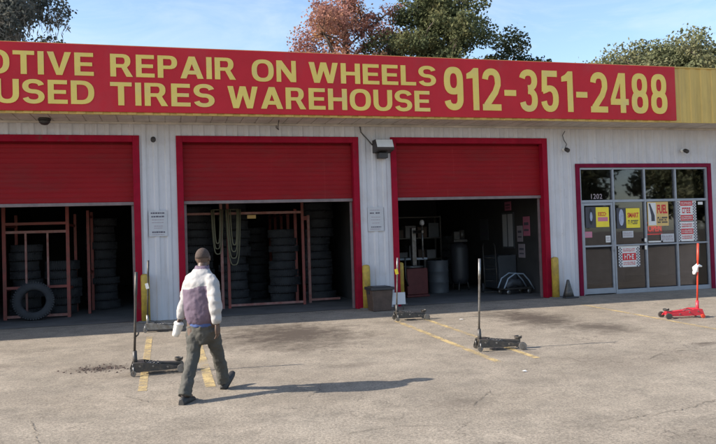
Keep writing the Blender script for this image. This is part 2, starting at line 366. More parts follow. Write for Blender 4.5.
    if c == '-': return .36, [[[(0, .36), (.36, .36), (.36, .50), (0, .50)]]]
    if c == '1': return .36, [[[(.36-tv, 0), (.36, 0), (.36, 1), (.36-tv*.8, 1), (.30-tv, .92), (0, .86), (0, .74), (.36-tv, .76)]]]
    if c == '2':
        cl = arc(w/2, .70, w/2-tv/2, .30-th/2, 172, 0, 16)+[(w-tv/2, .62), (w*.70, .44), (tv*.62, th*.75)]
        return w, [[ribbon(cl, tv, th*1.05)], [[(0, 0), (w, 0), (w, th), (0, th)]]]
    if c == '3':
        return w, [[ribbon(arc(w/2, .745, w/2-tv/2, .255-th/2+.01, 168, -92, 18), tv, th)], [ribbon(arc(w/2, .275, w/2-tv/2, .275-th/2+.015, 92, -168, 18), tv, th)]]
    if c == '5':
        return w, [[[(0.03, .48), (tv+.02, .48), (tv+.03, 1-th), (w*.94, 1-th), (w*.94, 1), (.05, 1)]], [ribbon([(.06, .50)]+arc(w/2, .315, w/2-tv/2, .315-th/2+.01, 118, -168, 20), tv, th)]]
    if c == '4':
        w = .60; return w, [[[(w-.10-tv, 0), (w-.10, 0), (w-.10, .20), (w, .20), (w, .20+th), (w-.10, .20+th), (w-.10, 1), (w-.10-tv*1.25, 1), (0, .34), (0, .20), (w-.10-tv, .20)], [(.15, .20+th), (w-.10-tv, .20+th), (w-.10-tv, .74)]]]
    if c == '8': return w, [ring(.02, .50-th*.45, w-.02, 1.01, tv*.95, th*.9), ring(0, -.01, w, .50+th*.45, tv, th)]
    if c == '9':
        return w, [ring(0, .36, w, 1.01, tv, th), [ribbon([(w-tv/2, .70), (w-tv/2, .35)]+arc(w/2, .27, w/2-tv/2, .27-th/2+.01, 0, -168, 16), tv, th)]]
    return .5, []
def fill_loops(loops):
    cv = bpy.data.curves.new('outline', 'CURVE'); cv.dimensions = '2D'; cv.fill_mode = 'FRONT'
    for lp in loops:
        sp = cv.splines.new('POLY'); sp.points.add(len(lp)-1); sp.use_cyclic_u = True
        for p, (x, y) in zip(sp.points, lp): p.co = (x, y, 0, 1)
    ob = bpy.data.objects.new('outline', cv); COL.objects.link(ob); dg = bpy.context.evaluated_depsgraph_get(); dg.update()
    me = bpy.data.meshes.new_from_object(ob.evaluated_get(dg)); vs = [tuple(v.co[:2]) for v in me.vertices]; fs = [tuple(p.vertices) for p in me.polygons]
    bpy.data.objects.remove(ob); bpy.data.curves.remove(cv); bpy.data.meshes.remove(me)
    return vs, fs
GLY = {}
def block_word(mb, txt, x0, x1, z0, z1, y, gap=.13, depth=0.012):
    xs = 0; lay = []
    for c in txt:
        if c not in GLY:
            w_, L = glyph(c); GLY[c] = (w_, [(lp,)+fill_loops(lp) for lp in L])
        w_, L = GLY[c]; lay.append((xs, L)); xs += w_+gap
    xs -= gap; kx = (x1-x0)/xs; kz = z1-z0
    for ox, L in lay:
        for li, (loops, vs, fs) in enumerate(L):
            yy = y-depth-li*.0015; T = lambda p: (x0+(p[0]+ox)*kx, yy, z0+p[1]*kz)
            mb.add([T(p) for p in vs], fs)
            for lp in loops:
                n = len(lp)
                for i in range(n):
                    a, b = T(lp[i]), T(lp[(i+1) % n]); mb.add([a, b, (b[0], y, b[2]), (a[0], y, a[2])], [(0,1,2,3)])

# ------------------------------------------------------------------ ground
SLOPE = 0.02
def gz(y): return SLOPE*y if y > -20 else -0.4
if True:
    ys = [-400, -60, -20, -12, -8, -5, -3, -1.5, 0, 0.05, 60, 400]; xs = [-400, -40, -12, -6, -3, 0, 3, 6, 9, 12, 18, 40, 400]
    vs = []; fs = []
    for y in ys:
        for x in xs: vs.append((x, y, gz(y) if y <= 0 else -0.012))
    for j in range(len(ys)-1):
        for i in range(len(xs)-1):
            a = j*len(xs)+i; fs.append((a, a+1, a+1+len(xs), a+len(xs)))
    g = MB(); g.add(vs, fs)
    m = bpy.data.materials.new('worn asphalt'); m.use_nodes = True
    n = m.node_tree.nodes; l = m.node_tree.links; b = n['Principled BSDF']; b.inputs['Roughness'].default_value = 0.88; b.inputs['Specular IOR Level'].default_value = 0.3
    tc = n.new('ShaderNodeTexCoord')
    def noise(scale, detail=6, rough=0.6, vec=None):
        t = n.new('ShaderNodeTexNoise'); t.inputs['Scale'].default_value = scale; t.inputs['Detail'].default_value = detail; t.inputs['Roughness'].default_value = rough
        l.new(vec if vec is not None else tc.outputs['Object'], t.inputs['Vector']); return t
    def ramp(inp, p0, p1, c0, c1):
        r = n.new('ShaderNodeValToRGB'); e = r.color_ramp.elements; e[0].position = p0; e[1].position = p1; e[0].color = (*c0, 1); e[1].color = (*c1, 1); l.new(inp, r.inputs['Fac']); return r.outputs['Color']
    def math_(op, a, b_=None, clamp=False):
        k = n.new('ShaderNodeMath'); k.operation = op; k.use_clamp = clamp
        for i, q in enumerate((a, b_)):
            if q is None: continue
            if isinstance(q, (int, float)): k.inputs[i].default_value = q
            else: l.new(q, k.inputs[i])
        return k.outputs[0]
    def mixc(fac, a, b_, blend='MIX'):
        k = n.new('ShaderNodeMix'); k.data_type = 'RGBA'; k.blend_type = blend
        if isinstance(fac, (int, float)): k.inputs['Factor'].default_value = fac
        else: l.new(fac, k.inputs['Factor'])
        for nm, q in (('A', a), ('B', b_)):
            s_ = [i for i in k.inputs if i.name == nm and i.type == 'RGBA'][0]
            if isinstance(q, tuple): s_.default_value = (*q, 1)
            else: l.new(q, s_)
        return [o for o in k.outputs if o.type == 'RGBA'][0]
    base = ramp(noise(0.45, 8, 0.65).outputs['Fac'], 0.33, 0.68, (0.262, 0.226, 0.182), (0.350, 0.308, 0.254))
    patch = ramp(noise(2.6, 8, 0.7).outputs['Fac'], 0.34, 0.64, (0.74, 0.74, 0.74), (1.08, 1.07, 1.06))
    base = mixc(1.0, base, patch, 'MULTIPLY')
    grit = ramp(noise(40, 4, 0.85).outputs['Fac'], 0.36, 0.66, (0.52, 0.51, 0.50), (1.36, 1.35, 1.33))
    base = mixc(0.85, base, grit, 'MULTIPLY')
    vo = n.new('ShaderNodeTexVoronoi'); vo.inputs['Scale'].default_value = 75; l.new(tc.outputs['Object'], vo.inputs['Vector'])
    peb = ramp(vo.outputs['Distance'], 0.05, 0.55, (1.25, 1.24, 1.22), (0.85, 0.85, 0.85)); base = mixc(0.6, base, peb, 'MULTIPLY')
    # oil and dirt stains at fixed places
    sep = n.new('ShaderNodeSeparateXYZ'); l.new(tc.outputs['Object'], sep.inputs[0])
    n1 = noise(2.2, 8, 0.72).outputs['Fac']; n2 = noise(7.0, 6, 0.75).outputs['Fac']
    tot = None
    for (sx, sy, rx, ry, amt) in ((1.72, -3.05, 1.45, 1.7, 1.0), (1.35, -2.5, 0.6, 0.6, 0.6), (6.3, -3.0, 0.8, 1.9, 1.0), (6.75, -4.3, 0.6, 0.9, 0.85), (5.9, -2.1, 0.5, 0.5, 0.6), (-1.15, -4.8, 0.5, 0.28, 0.95),
                              (7.15, -6.35, 0.35, 0.18, 0.85), (-2.9, -4.2, 0.7, 0.5, 0.45), (2.1, -5.9, 0.5, 0.2, 0.4), (2.6, -8.2, 0.35, 0.3, 0.4), (-2.2, -8.6, 1.0, 0.25, 0.35), (4.2, -5.9, 0.9, 0.35, 0.45), (-0.3, -5.5, 0.9, 0.3, 0.4), (4.1, -2.35, 0.8, 0.3, 0.4), (-3.2, -2.7, 0.9, 0.35, 0.4), (5.3, -6.9, 1.3, 0.6, 0.22), (8.6, -4.2, 0.6, 0.3, 0.3)):
        dx = math_('DIVIDE', math_('SUBTRACT', sep.outputs[0], sx), rx); dy = math_('DIVIDE', math_('SUBTRACT', sep.outputs[1], sy), ry)
        d = math_('SQRT', math_('ADD', math_('MULTIPLY', dx, dx), math_('MULTIPLY', dy, dy)))
        d = math_('ADD', d, math_('MULTIPLY', math_('SUBTRACT', n1, 0.5), 1.9)); d = math_('ADD', d, math_('MULTIPLY', math_('SUBTRACT', n2, 0.5), 1.6))
        k = n.new('ShaderNodeMapRange'); k.inputs['From Min'].default_value = 1.05; k.inputs['From Max'].default_value = 0.25; k.inputs['To Min'].default_value = 0; k.inputs['To Max'].default_value = amt; l.new(d, k.inputs['Value'])
        tot = k.outputs[0] if tot is None else math_('MAXIMUM', tot, k.outputs[0])
    base = mixc(tot, base, (0.078, 0.062, 0.050))
    # cracks
    wn_ = noise(1.3, 4, 0.6); vm = n.new('ShaderNodeMix'); vm.data_type = 'VECTOR'; vm.inputs['Factor'].default_value = 0.35
    va = [i for i in vm.inputs if i.type == 'VECTOR']; l.new(tc.outputs['Object'], va[0]); l.new(wn_.outputs['Color'], va[1])
    vc = n.new('ShaderNodeTexVoronoi'); vc.feature = 'DISTANCE_TO_EDGE'; vc.inputs['Scale'].default_value = 0.62; l.new([o for o in vm.outputs if o.type == 'VECTOR'][0], vc.inputs['Vector'])
    vc2 = n.new('ShaderNodeTexVoronoi'); vc2.feature = 'DISTANCE_TO_EDGE'; vc2.inputs['Scale'].default_value = 2.6; l.new([o for o in vm.outputs if o.type == 'VECTOR'][0], vc2.inputs['Vector'])
    c1 = n.new('ShaderNodeMapRange'); c1.inputs['From Min'].default_value = 0.0045; c1.inputs['From Max'].default_value = 0.001; l.new(vc.outputs['Distance'], c1.inputs['Value'])
    c2 = n.new('ShaderNodeMapRange'); c2.inputs['From Min'].default_value = 0.009; c2.inputs['From Max'].default_value = 0.002; l.new(vc2.outputs['Distance'], c2.inputs['Value'])
    k1 = n.new('ShaderNodeMapRange'); k1.inputs['From Min'].default_value = 0.52; k1.inputs['From Max'].default_value = 0.62; l.new(noise(0.55, 3).outputs['Fac'], k1.inputs['Value'])
    k2 = n.new('ShaderNodeMapRange'); k2.inputs['From Min'].default_value = 0.56; k2.inputs['From Max'].default_value = 0.64; l.new(noise(0.8, 3).outputs['Color'], k2.inputs['Value'])
    crack = math_('MAXIMUM', math_('MULTIPLY', c1.outputs[0], k1.outputs[0]), math_('MULTIPLY', c2.outputs[0], k2.outputs[0]))
    base = mixc(math_('MULTIPLY', crack, 0.5), base, (0.06, 0.05, 0.042))
    l.new(base, b.inputs['Base Color'])
    bp = n.new('ShaderNodeBump'); bp.inputs['Strength'].default_value = 0.55; bp.inputs['Distance'].default_value = 0.012; l.new(noise(42, 5, 0.8).outputs['Fac'], bp.inputs['Height']); l.new(bp.outputs[0], b.inputs['Normal'])
    tag(g.build('parking_lot', m, norm=False), kind='structure')

def line_mat():
    m = bpy.data.materials.new('worn yellow road paint'); m.use_nodes = True
    n = m.node_tree.nodes; l = m.node_tree.links; b = n['Principled BSDF']; b.inputs['Base Color'].default_value = (0.55, 0.41, 0.19, 1); b.inputs['Roughness'].default_value = 0.8
    out = n['Material Output']; mx = n.new('ShaderNodeMixShader'); tr = n.new('ShaderNodeBsdfTransparent')
    tc = n.new('ShaderNodeTexCoord'); t = n.new('ShaderNodeTexNoise'); t.inputs['Scale'].default_value = 3.2; t.inputs['Detail'].default_value = 12; t.inputs['Roughness'].default_value = 0.82; l.new(tc.outputs['Object'], t.inputs['Vector'])
    k = n.new('ShaderNodeMapRange'); k.inputs['From Min'].default_value = 0.43; k.inputs['From Max'].default_value = 0.58; k.inputs['To Min'].default_value = 0.08; k.inputs['To Max'].default_value = 0.85; l.new(t.outputs['Fac'], k.inputs['Value'])
    l.new(k.outputs[0], mx.inputs[0]); l.new(tr.outputs[0], mx.inputs[1]); l.new(b.outputs[0], mx.inputs[2]); l.new(mx.outputs[0], out.inputs[0])
    return m
M['line'] = line_mat()
for (xa, xb, ya, yb) in ((-0.61, -0.51, -6.42, -2.2), (0.14, 0.26, -6.5, -2.3), (3.83, 3.93, -6.45, -2.2), (4.42, 4.51, -6.4, -2.2), (8.21, 8.30, -8.5, -1.5)):
    q = MB(); q.add([(xa, ya, gz(ya)+.004), (xb, ya, gz(ya)+.004), (xb, yb, gz(yb)+.004), (xa, yb, gz(yb)+.004)], [(0,1,2,3)])
    tag(q.build('painted_line', M['line'], norm=False), kind='structure')
CR = [[(3.05, -9.32), (3.44, -9.33), (3.91, -9.26), (4.41, -9.19), (4.99, -9.0), (5.6, -8.9)], [(4.76, -5.61), (5.21, -5.72), (5.74, -5.67), (6.15, -5.66)], [(0.45, -5.58), (0.88, -5.48), (1.32, -5.44)], [(-1.6, -7.23), (-1.48, -7.71), (-1.36, -8.26)],
      [(1.01, -8.94), (1.28, -8.83), (1.67, -8.77), (2.2, -8.9)], [(2.56, -8.49), (2.8, -8.16), (3.19, -7.73)], [(-0.8, -6.53), (-0.47, -6.99), (-0.24, -6.98)], [(1.07, -7.49), (1.32, -7.2), (1.47, -6.73)], [(5.51, -7.12), (6.24, -6.68), (6.63, -6.68)], [(4.85, -6.32), (4.83, -6.84), (5.13, -6.82)]]
M['crack'] = mat('crack dirt', (0.135, 0.115, 0.092), 0.95, 0, 0.4, 20)
rr = random.Random(5)
for path in CR:
    pts = []
    for i in range(len(path)-1):
        (xa, ya), (xb, yb) = path[i], path[i+1]; n_ = max(3, int(math.hypot(xb-xa, yb-ya)/.05))
        for k in range(n_): u = k/n_; pts.append((xa+(xb-xa)*u+rr.gauss(0, .012), ya+(yb-ya)*u+rr.gauss(0, .014)))
    pts.append(path[-1]); q = MB(); vs = []; n_ = len(pts)
    for i, (x, y) in enumerate(pts):
        dx, dy = pts[min(i+1, n_-1)][0]-pts[max(i-1, 0)][0], pts[min(i+1, n_-1)][1]-pts[max(i-1, 0)][1]; d = math.hypot(dx, dy) or 1
        w_ = rr.uniform(.0012, .0048)*min(1, 4*(i+.2)/n_, 4*(n_-i)/n_)
        vs += [(x-dy/d*w_, y+dx/d*w_, gz(y)+.006), (x+dy/d*w_, y-dx/d*w_, gz(y)+.006)]
    q.add(vs, [(2*i, 2*i+1, 2*i+3, 2*i+2) for i in range(n_-1)]); tag(q.build('pavement_crack', M['crack'], norm=False), kind='structure')
q = MB(); q.add([(-13.9, 0.06, 0), (15.9, 0.06, 0), (15.9, 13.9, 0), (-13.9, 13.9, 0)], [(0,1,2,3)])
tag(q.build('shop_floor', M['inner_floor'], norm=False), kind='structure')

# ------------------------------------------------------------------ the building
XL, XR, DEEP = -14.0, 16.0, 14.0
HD, HS, HSOF = 3.73, 3.13, 4.0
BAYS = [(-4.56, -0.714), (0.0, 3.85), (4.582, 8.432)]
ST = (9.17, 13.0)
shop = thing('tire_shop', 'long white ribbed metal tire shop with red garage doors and a yellow fascia', 'building')
w = MB()
edges = [XL, BAYS[0][0], BAYS[0][1], BAYS[1][0], BAYS[1][1], BAYS[2][0], BAYS[2][1], ST[0], ST[1], XR]
for i in range(0, len(edges), 2): w.ribbed(edges[i], edges[i+1], -0.012, HD, 0.0)
w.ribbed(XL, ST[0], HD, HSOF+0.2, 0.0); w.ribbed(ST[1], XR, HD, HSOF+0.2, 0.0)
w.ribbed(ST[0], ST[1], HS, HSOF+0.2, 0.0)
w.build('wall', M['siding'], shop)
w = MB()
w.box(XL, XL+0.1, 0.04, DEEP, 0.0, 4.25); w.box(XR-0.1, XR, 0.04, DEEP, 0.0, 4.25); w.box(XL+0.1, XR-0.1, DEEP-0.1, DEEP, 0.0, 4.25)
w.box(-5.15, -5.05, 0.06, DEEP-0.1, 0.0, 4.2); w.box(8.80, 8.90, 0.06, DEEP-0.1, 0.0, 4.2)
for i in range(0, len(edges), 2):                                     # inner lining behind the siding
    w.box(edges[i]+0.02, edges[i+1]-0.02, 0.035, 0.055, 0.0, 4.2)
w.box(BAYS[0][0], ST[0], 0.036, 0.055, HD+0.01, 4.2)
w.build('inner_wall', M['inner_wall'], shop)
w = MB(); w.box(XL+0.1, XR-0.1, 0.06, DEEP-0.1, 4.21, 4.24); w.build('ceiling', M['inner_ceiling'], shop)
w = MB(); w.box(XL-0.1, XR+0.1, -0.80, DEEP+0.1, 4.26, 4.40); w.build('roof', M['roofing'], shop)
w = MB(); w.box(8.95, 15.8, 5.2, 5.3, 0.0, 4.1); w.box(8.95, 15.8, 0.1, 5.2, 3.2, 3.22); w.build('office_partition', M['office_wall'], shop)
w = MB()                                                              # soffit: ribbed across
x = XL
while x < XR-0.01:
    w.box(x+0.01, x+0.29, -0.90, -0.025, HSOF, HSOF+0.02); w.box(x+0.29, x+0.31, -0.90, -0.025, HSOF+0.012, HSOF+0.025); x += 0.3
w.build('soffit', M['soffit'], shop)
w = MB(); w.box(XL, XR, -0.062, -0.026, HSOF-0.045, HSOF-0.003); w.build('soffit_trim', M['soffit'], shop)
w = MB(); w.ribbed(XL, XR, 3.985, 5.262, -0.93, 0.30, 0.02, 0.03, 0.5, 0.07); w.build('fascia', M['yellow_metal'], shop)
w = MB(); w.box(XL, XR, -0.965, -0.80, 5.264, 5.29); w.build('coping', M['yellow_metal'], shop)

for bi, (a, b_) in enumerate(BAYS):
    f = MB(); jw = 0.13
    f.box(a, a+jw, -0.04, 0.16, 0.0, HD); f.box(b_-jw, b_, -0.04, 0.16, 0.0, HD); f.box(a+jw, b_-jw, -0.042, 0.16, HD-0.13, HD)
    fr_ = f.build('door_frame', M['red_frame'], shop, bevel=0.006)
    d = MB(); z = 2.40
    pts = []                                                          # horizontally ribbed curtain
    while z < 3.56:
        pts += [(0.120, z), (0.115, z+0.02), (0.115, z+0.08), (0.120, z+0.095), (0.120, z+0.1)]; z += 0.1
    pts = [(0.120, 2.40)] + [p for p in pts if p[1] < 3.56][1:] + [(0.120, 3.56)]
    for i in range(len(pts)-1):
        (y0, z0), (y1, z1) = pts[i], pts[i+1]
        d.add([(a+jw+.004, y0, z0), (b_-jw-.004, y0, z0), (b_-jw-.004, y1, z1), (a+jw+.004, y1, z1)], [(0,1,2,3)])
    d.add([(a+jw+.004, 0.15, 2.40), (b_-jw-.004, 0.15, 2.40), (b_-jw-.004, 0.15, 3.56), (a+jw+.004, 0.15, 3.56)], [(3,2,1,0)])
    gd = d.build('garage_door', M['red_door'], shop, norm=False)
    r = MB(); r.box(a+jw+.003, b_-jw-.003, 0.095, 0.155, 2.335, 2.40); r.build('bottom_rail', M['door_rail'], gd, bevel=0.005)
    t = MB(); t.box(a+jw+0.005, b_-jw-0.005, 0.17, 0.50, 3.30, 3.62); t.build('door_roll', M['red_door'], gd)
    for xx in (a+jw+0.005, b_-jw-0.055):
        t = MB(); t.box(xx, xx+0.05, 0.162, 0.20, 0.0, 3.3); t.build('door_track', M['door_rail'], shop)

# storefront
fr = MB(); a, b_ = ST
fr.box(a, a+0.10, -0.045, 0.14, 0.0, HS); fr.box(b_-0.10, b_, -0.045, 0.14, 0.0, HS); fr.box(a+0.10, b_-0.10, -0.047, 0.14, HS-0.09, HS)
M['trim_purple'] = mat('storefront trim paint', (0.20, 0.010, 0.040), 0.6, 0, 0.3, 4, spec=0.08)
fr.build('storefront_frame', M['trim_purple'], shop, bevel=0.005)
sf = MB(); mul = [9.27, 10.19, 11.07, 11.96, 12.90]; mw = 0.022
z_s, z_m, z_t, z_h = 0.10, 1.16, 2.23, 3.04
for i, x in enumerate(mul):
    x0 = x if i == 0 else (x-2*mw if i == 4 else x-mw)
    sf.box(x0, x0+2*mw, -0.01, 0.09, 0.0, z_h)
sf.box(mul[0], mul[-1], -0.008, 0.088, z_h-0.05, z_h-0.001)
for i in range(4):
    xa = mul[i]+(2*mw if i == 0 else mw)+.001; xb = mul[i+1]-(2*mw if i == 3 else mw)-.001
    sf.box(xa, xb, -0.008, 0.088, z_t-0.03, z_t+0.03)
    if i > 0:
        sf.box(xa, xb, -0.008, 0.088, z_m-0.018, z_m+0.018); sf.box(xa, xb, -0.008, 0.088, 0.0, z_s)
win = sf.build('storefront_window', M['aluminium'], shop, bevel=0.004)
for i in range(4):
    xa = mul[i]+(2*mw if i == 0 else mw)-.005; xb = mul[i+1]-(2*mw if i == 3 else mw)+.005
    for za, zb in ((z_t+.025, z_h-.045), (z_m+.013, z_t-.025), (z_s-.005, z_m-.013)):
        if i == 0 and za < z_t: continue
        p = MB(); p.box(xa, xb, 0.036, 0.042, za, zb); p.build('glass_pane', M['glass'], win)
dr = MB(); xa, xb = mul[0]+2*mw+.006, mul[1]-mw-.006
dr.box(xa, xa+0.055, 0.0, 0.06, 0.02, z_t-0.036); dr.box(xb-0.055, xb, 0.0, 0.06, 0.02, z_t-0.036)
dr.box(xa+.056, xb-.056, 0.001, 0.059, z_t-0.10, z_t-0.038); dr.box(xa+.056, xb-.056, 0.001, 0.059, 0.022, 0.15); dr.box(xa+.056, xb-.056, 0.001, 0.059, z_m-0.02, z_m+0.02)
door = dr.build('glass_door', M['aluminium'], shop, bevel=0.004)
p = MB(); p.box(xa+.05, xb-.05, 0.032, 0.038, z_m+.018, z_t-.095); p.box(xa+.05, xb-.05, 0.032, 0.038, 0.145, z_m-.018); p.build('glass_pane', M['glass'], door)
h = MB(); h.cyl((xb-.03, -0.05, 1.02), (xb-.03, -0.05, 1.30), 0.011, n=8); h.cyl((xb-.03, -.05, 1.04), (xb-.03, 0.0, 1.04), .008, n=6); h.cyl((xb-.03, -.05, 1.28), (xb-.03, 0.0, 1.28), .008, n=6); h.build('handle', M['aluminium'], door)
h = MB(); h.box(11.0, 11.05, -0.035, -0.012, 1.22, 1.31); h.box(11.0, 11.05, -0.035, -0.012, 1.03, 1.13); h.build('lock_plate', M['white'], win, bevel=0.006)
p = MB(); nx = 9.62
word(p, '1202', 9.60, 9.90, 2.29, 2.41, 0.035, 0.004, 1.1, 0.004); p.build('street_number', M['ink_faint'], win)

# sign along the fascia
sgn = thing('sign_board', 'long red shop sign with raised pale yellow capitals and a phone number', 'sign', (0, 0, 0))
w = MB(); w.box(-6.3, 11.265, -0.985, -0.953, 4.03, 5.275); w.build('sign_panel', M['sign_red'], sgn, bevel=0.004)
YS = -0.986
for (txt, x0, x1, z0, z1) in (('AUTOMOTIVE', -5.70, -1.46, 4.69, 5.115), ('REPAIR', -1.17, 1.15, 4.69, 5.115), ('ON', 1.46, 2.34, 4.675, 5.10), ('WHEELS', 2.60, 5.32, 4.675, 5.09),
                              ('USED', -3.14, -1.46, 4.16, 4.595), ('TIRES', -1.18, 0.73, 4.15, 4.585), ('WAREHOUSE', 0.98, 5.17, 4.135, 4.565)):
    t = MB(); block_word(t, txt, x0, x1, z0, z1, YS); t.build('lettering', M['sign_yellow'], sgn, norm=False)
t = MB(); block_word(t, '912-351-2488', 5.50, 11.02, 4.18, 5.085, YS, .11); t.build('phone_number', M['sign_yellow'], sgn, norm=False)

# ------------------------------------------------------------------ small things fixed to the wall
t = thing('flood_light', 'boxy dark floodlight with pale lens above the notice between two red garage doors', 'lamp', (4.36, -0.02, 3.25))
q = MB(); q.prism([(-0.02, 0.12), (-0.34, 0.16), (-0.36, 0.20), (-0.24, 0.40), (-0.02, 0.40)], 'x', -0.20, 0.20); q.build('housing', M['bronze'], t, bevel=0.008)
q = MB(); c = Vector((0, -0.305, 0.305)); nrm = Vector((0, -0.20, 0.12)).normalized()
q.obox(c, (1,0,0), (0, 0.12, 0.20), nrm, 0.185, 0.10, 0.008); q.build('lens', M['lens'], t, bevel=0.005)
q = MB(); q.box(-0.10, 0.10, -0.20, -0.01, 0.0, 0.118); q.build('ballast_box', M['bronze'], t, bevel=0.008)
q = MB(); q.tube([(-0.2, -0.03, 0.3), (-0.3, -0.03, 0.42), (-0.45, -0.03, 0.58), (-0.47, -0.03, 0.72)], 0.012, 8); q.build('cable', M['bronze'], t)

def camera_thing(loc, label, wire):
    t = thing('security_camera', label, 'camera', loc, 0, 'small cameras on the white wall')
    q = MB(); q.lathe([(0.045, 0), (0.045, -0.02), (0.02, -0.03)], 16, axis='y'); q.build('mount', M['white'], t)
    q = MB(); q.cyl((0, -0.03, 0), (0, -0.10, -0.01), 0.012, n=8); q.build('arm', M['white'], t)
    q = MB(); q.tube([(0.0, -0.08, 0.0), (0.0, -0.12, -0.015), (0.0, -0.2, -0.05), (0.0, -0.215, -0.056)], [0.03, 0.05, 0.05, 0.035], 14); q.build('camera_body', M['bronze'], t)
    if wire:
        q = MB(); q.tube([(0.03, -0.03, 0.03), (0.07, -0.03, 0.12), (0.0, -0.03, 0.22), (-0.03, -0.03, 0.33), (0.04, -0.03, 0.43)], 0.009, 8); q.build('cable', M['bronze'], t)
    return t
camera_thing((-0.44, -0.02, 3.66), 'small dark camera on the white wall between the two left garage doors', False)
camera_thing((8.87, -0.02, 3.47), 'small camera with curling cable between the right garage door and the storefront', True)
camera_thing((12.17, -0.02, 3.45), 'small dark camera above the storefront windows', False)
t = thing('soffit_light', 'small dark dome light under the eave over the left garage door', 'lamp', (-2.42, -0.35, 3.998))
q = MB(); q.lathe([(0.10, 0), (0.12, -0.02), (0.12, -0.04)], 20); q.build('lamp_base', M['bronze'], t)
q = MB(); q.lathe([(0.105, -0.041), (0.10, -0.08), (0.06, -0.12), (0.02, -0.13)], 20); q.build('lamp_globe', M['bronze'], t)
q = MB(); q.tube([(2.05, -0.5, 3.995), (2.03, -0.45, 3.85), (2.07, -0.3, 3.83), (2.05, -0.1, 3.9), (2.07, -0.03, 3.99)], 0.009, 8)
tag(q.build('hanging_cable', M['bronze']), 'thin dark cable drooping from the eave above the middle garage door', 'cable')

def notice(loc, label, rows):
    t = thing('notice_sign', label, 'sign', loc, 0, 'grey notices between the garage doors')
    q = MB(); q.box(0, 0.36, -0.012, 0, 0, 0.52); mk = q
    rr = random.Random(len(label))
    for (zz, hh, x0, x1) in rows:
        x = x0
        while x < x1-0.01:
            ww = min(rr.uniform(0.02, 0.055), x1-x); q.cur = 1 if hh > 0.02 else 2
            q.box(x, x+ww, -0.0145, -0.0125, zz, zz+hh*rr.uniform(0.8, 1.0)); x += ww+0.009
    q.build('panel', [M['notice'], M['ink'], M['ink_faint']], t)
notice((-0.565, -0.024, 1.69), 'grey notice with dense rows of small print left of the middle garage door',
       [(0.455, 0.034, 0.04, 0.32), (0.385, 0.030, 0.05, 0.30), (0.325, 0.018, 0.06, 0.29), (0.27, 0.018, 0.06, 0.30), (0.20, 0.018, 0.10, 0.27), (0.16, 0.016, 0.10, 0.26), (0.07, 0.034, 0.06, 0.31), (0.03, 0.014, 0.06, 0.29)])
notice((4.01, -0.024, 1.67), 'grey notice with few rows of small print under the dark floodlight',
       [(0.45, 0.018, 0.05, 0.28), (0.38, 0.034, 0.05, 0.15), (0.38, 0.034, 0.18, 0.29), (0.30, 0.015, 0.08, 0.29), (0.24, 0.015, 0.07, 0.28), (0.17, 0.015, 0.10, 0.26), (0.08, 0.022, 0.07, 0.30), (0.035, 0.02, 0.05, 0.28)])

# posters on the storefront glass
YG = 0.020
def letters(q, x0, x1, z0, z1, n, y, seed):
    """rows of blocky print too small to read"""
    rr = random.Random(seed); wv = (x1-x0)/n
    for k in range(n):
        a = x0+k*wv; s = wv*0.24
        q.box(a+0.02*wv, a+s, y-0.002, y, z0, z1)
        if rr.random() < 0.7: q.box(a+s+.0005, a+0.84*wv, y-0.002, y, z1-(z1-z0)*0.24, z1)
        if rr.random() < 0.7: q.box(a+s+.0005, a+0.70*wv, y-0.002, y, z0+(z1-z0)*0.40, z0+(z1-z0)*0.62)
        if rr.random() < 0.6: q.box(a+s+.0005, a+0.84*wv, y-0.002, y, z0, z0+(z1-z0)*0.22)
def disc(q, cx, cz, rx, rz, y, r0=0.0, n=20):
    for k in range(n):
        a, b2 = 2*PI*k/n, 2*PI*(k+1)/n
        q.add([(cx+rx*r0*math.cos(a), y, cz+rz*r0*math.sin(a)), (cx+rx*math.cos(a), y, cz+rz*math.sin(a)), (cx+rx*math.cos(b2), y, cz+rz*math.sin(b2)), (cx+rx*r0*math.cos(b2), y, cz+rz*r0*math.sin(b2))], [(0,1,2,3)])
def poster_tire(x0, x1, z0, z1, tx, label, kind):
    q = MB(); q.box(tx, x1, YG, YG+0.003, z0, z1)                     # dark sheet
    q.cur = 1; q.box(x0, x1-0.004, YG-0.004, YG-0.001, z0+0.012, z1-0.012)
    q.cur = 2; cx, cz = (tx+x0)/2, (z0+z1)/2+0.02; disc(q, cx, cz, 0.07 if kind else 0.055, 0.20, YG-0.003)
    q.cur = 3; disc(q, cx+0.01, cz, 0.035, 0.11, YG-0.005)
    q.cur = 4
    hgt = z1-z0
    if kind == 0:
        letters(q, x0+.06, x1-.06, z0+hgt*.56, z0+hgt*.74, 5, YG-.0045, 3); q.cur = 5; q.box(x0+.05, x1-.04, YG-.0065, YG-.0045, z0+hgt*.30, z0+hgt*.50)
    else:
        word(q, 'SMART', x0+.04, x1-.04, z0+hgt*.52, z0+hgt*.76, YG-.0045, 0.03, 1.0, .002); q.cur = 0; letters(q, x0+.05, x1-.05, z0+hgt*.20, z0+hgt*.40, 7, YG-.0045, 5)
    return tag(q.build('poster', [M['poster_dark'], M['poster_yellow'], M['poster_blue'] if kind else M['rubber'], M['poster_blue'], M['poster_red'], M['poster_pink']]), label, 'poster', 'posters on the storefront glass')
poster_tire(9.70, 10.06, 1.60, 2.10, 9.42, 'yellow poster with a dark tire and a magenta band on the glass door', 0)
poster_tire(10.53, 10.92, 1.56, 2.06, 10.27, 'yellow poster with a pale blue wheel and red word beside the glass door', 1)
q = MB(); q.box(11.14, 11.74, YG, YG+.003, 1.60, 2.19); q.cur = 1; q.box(11.16, 11.38, YG-.004, YG-.001, 1.62, 2.17)
q.cur = 2; q.prism([(11.18, 2.15), (11.22, 2.15), (11.34, 1.85), (11.34, 1.72), (11.24, 1.72), (11.24, 1.86)], 'y', YG-.007, YG-.005)
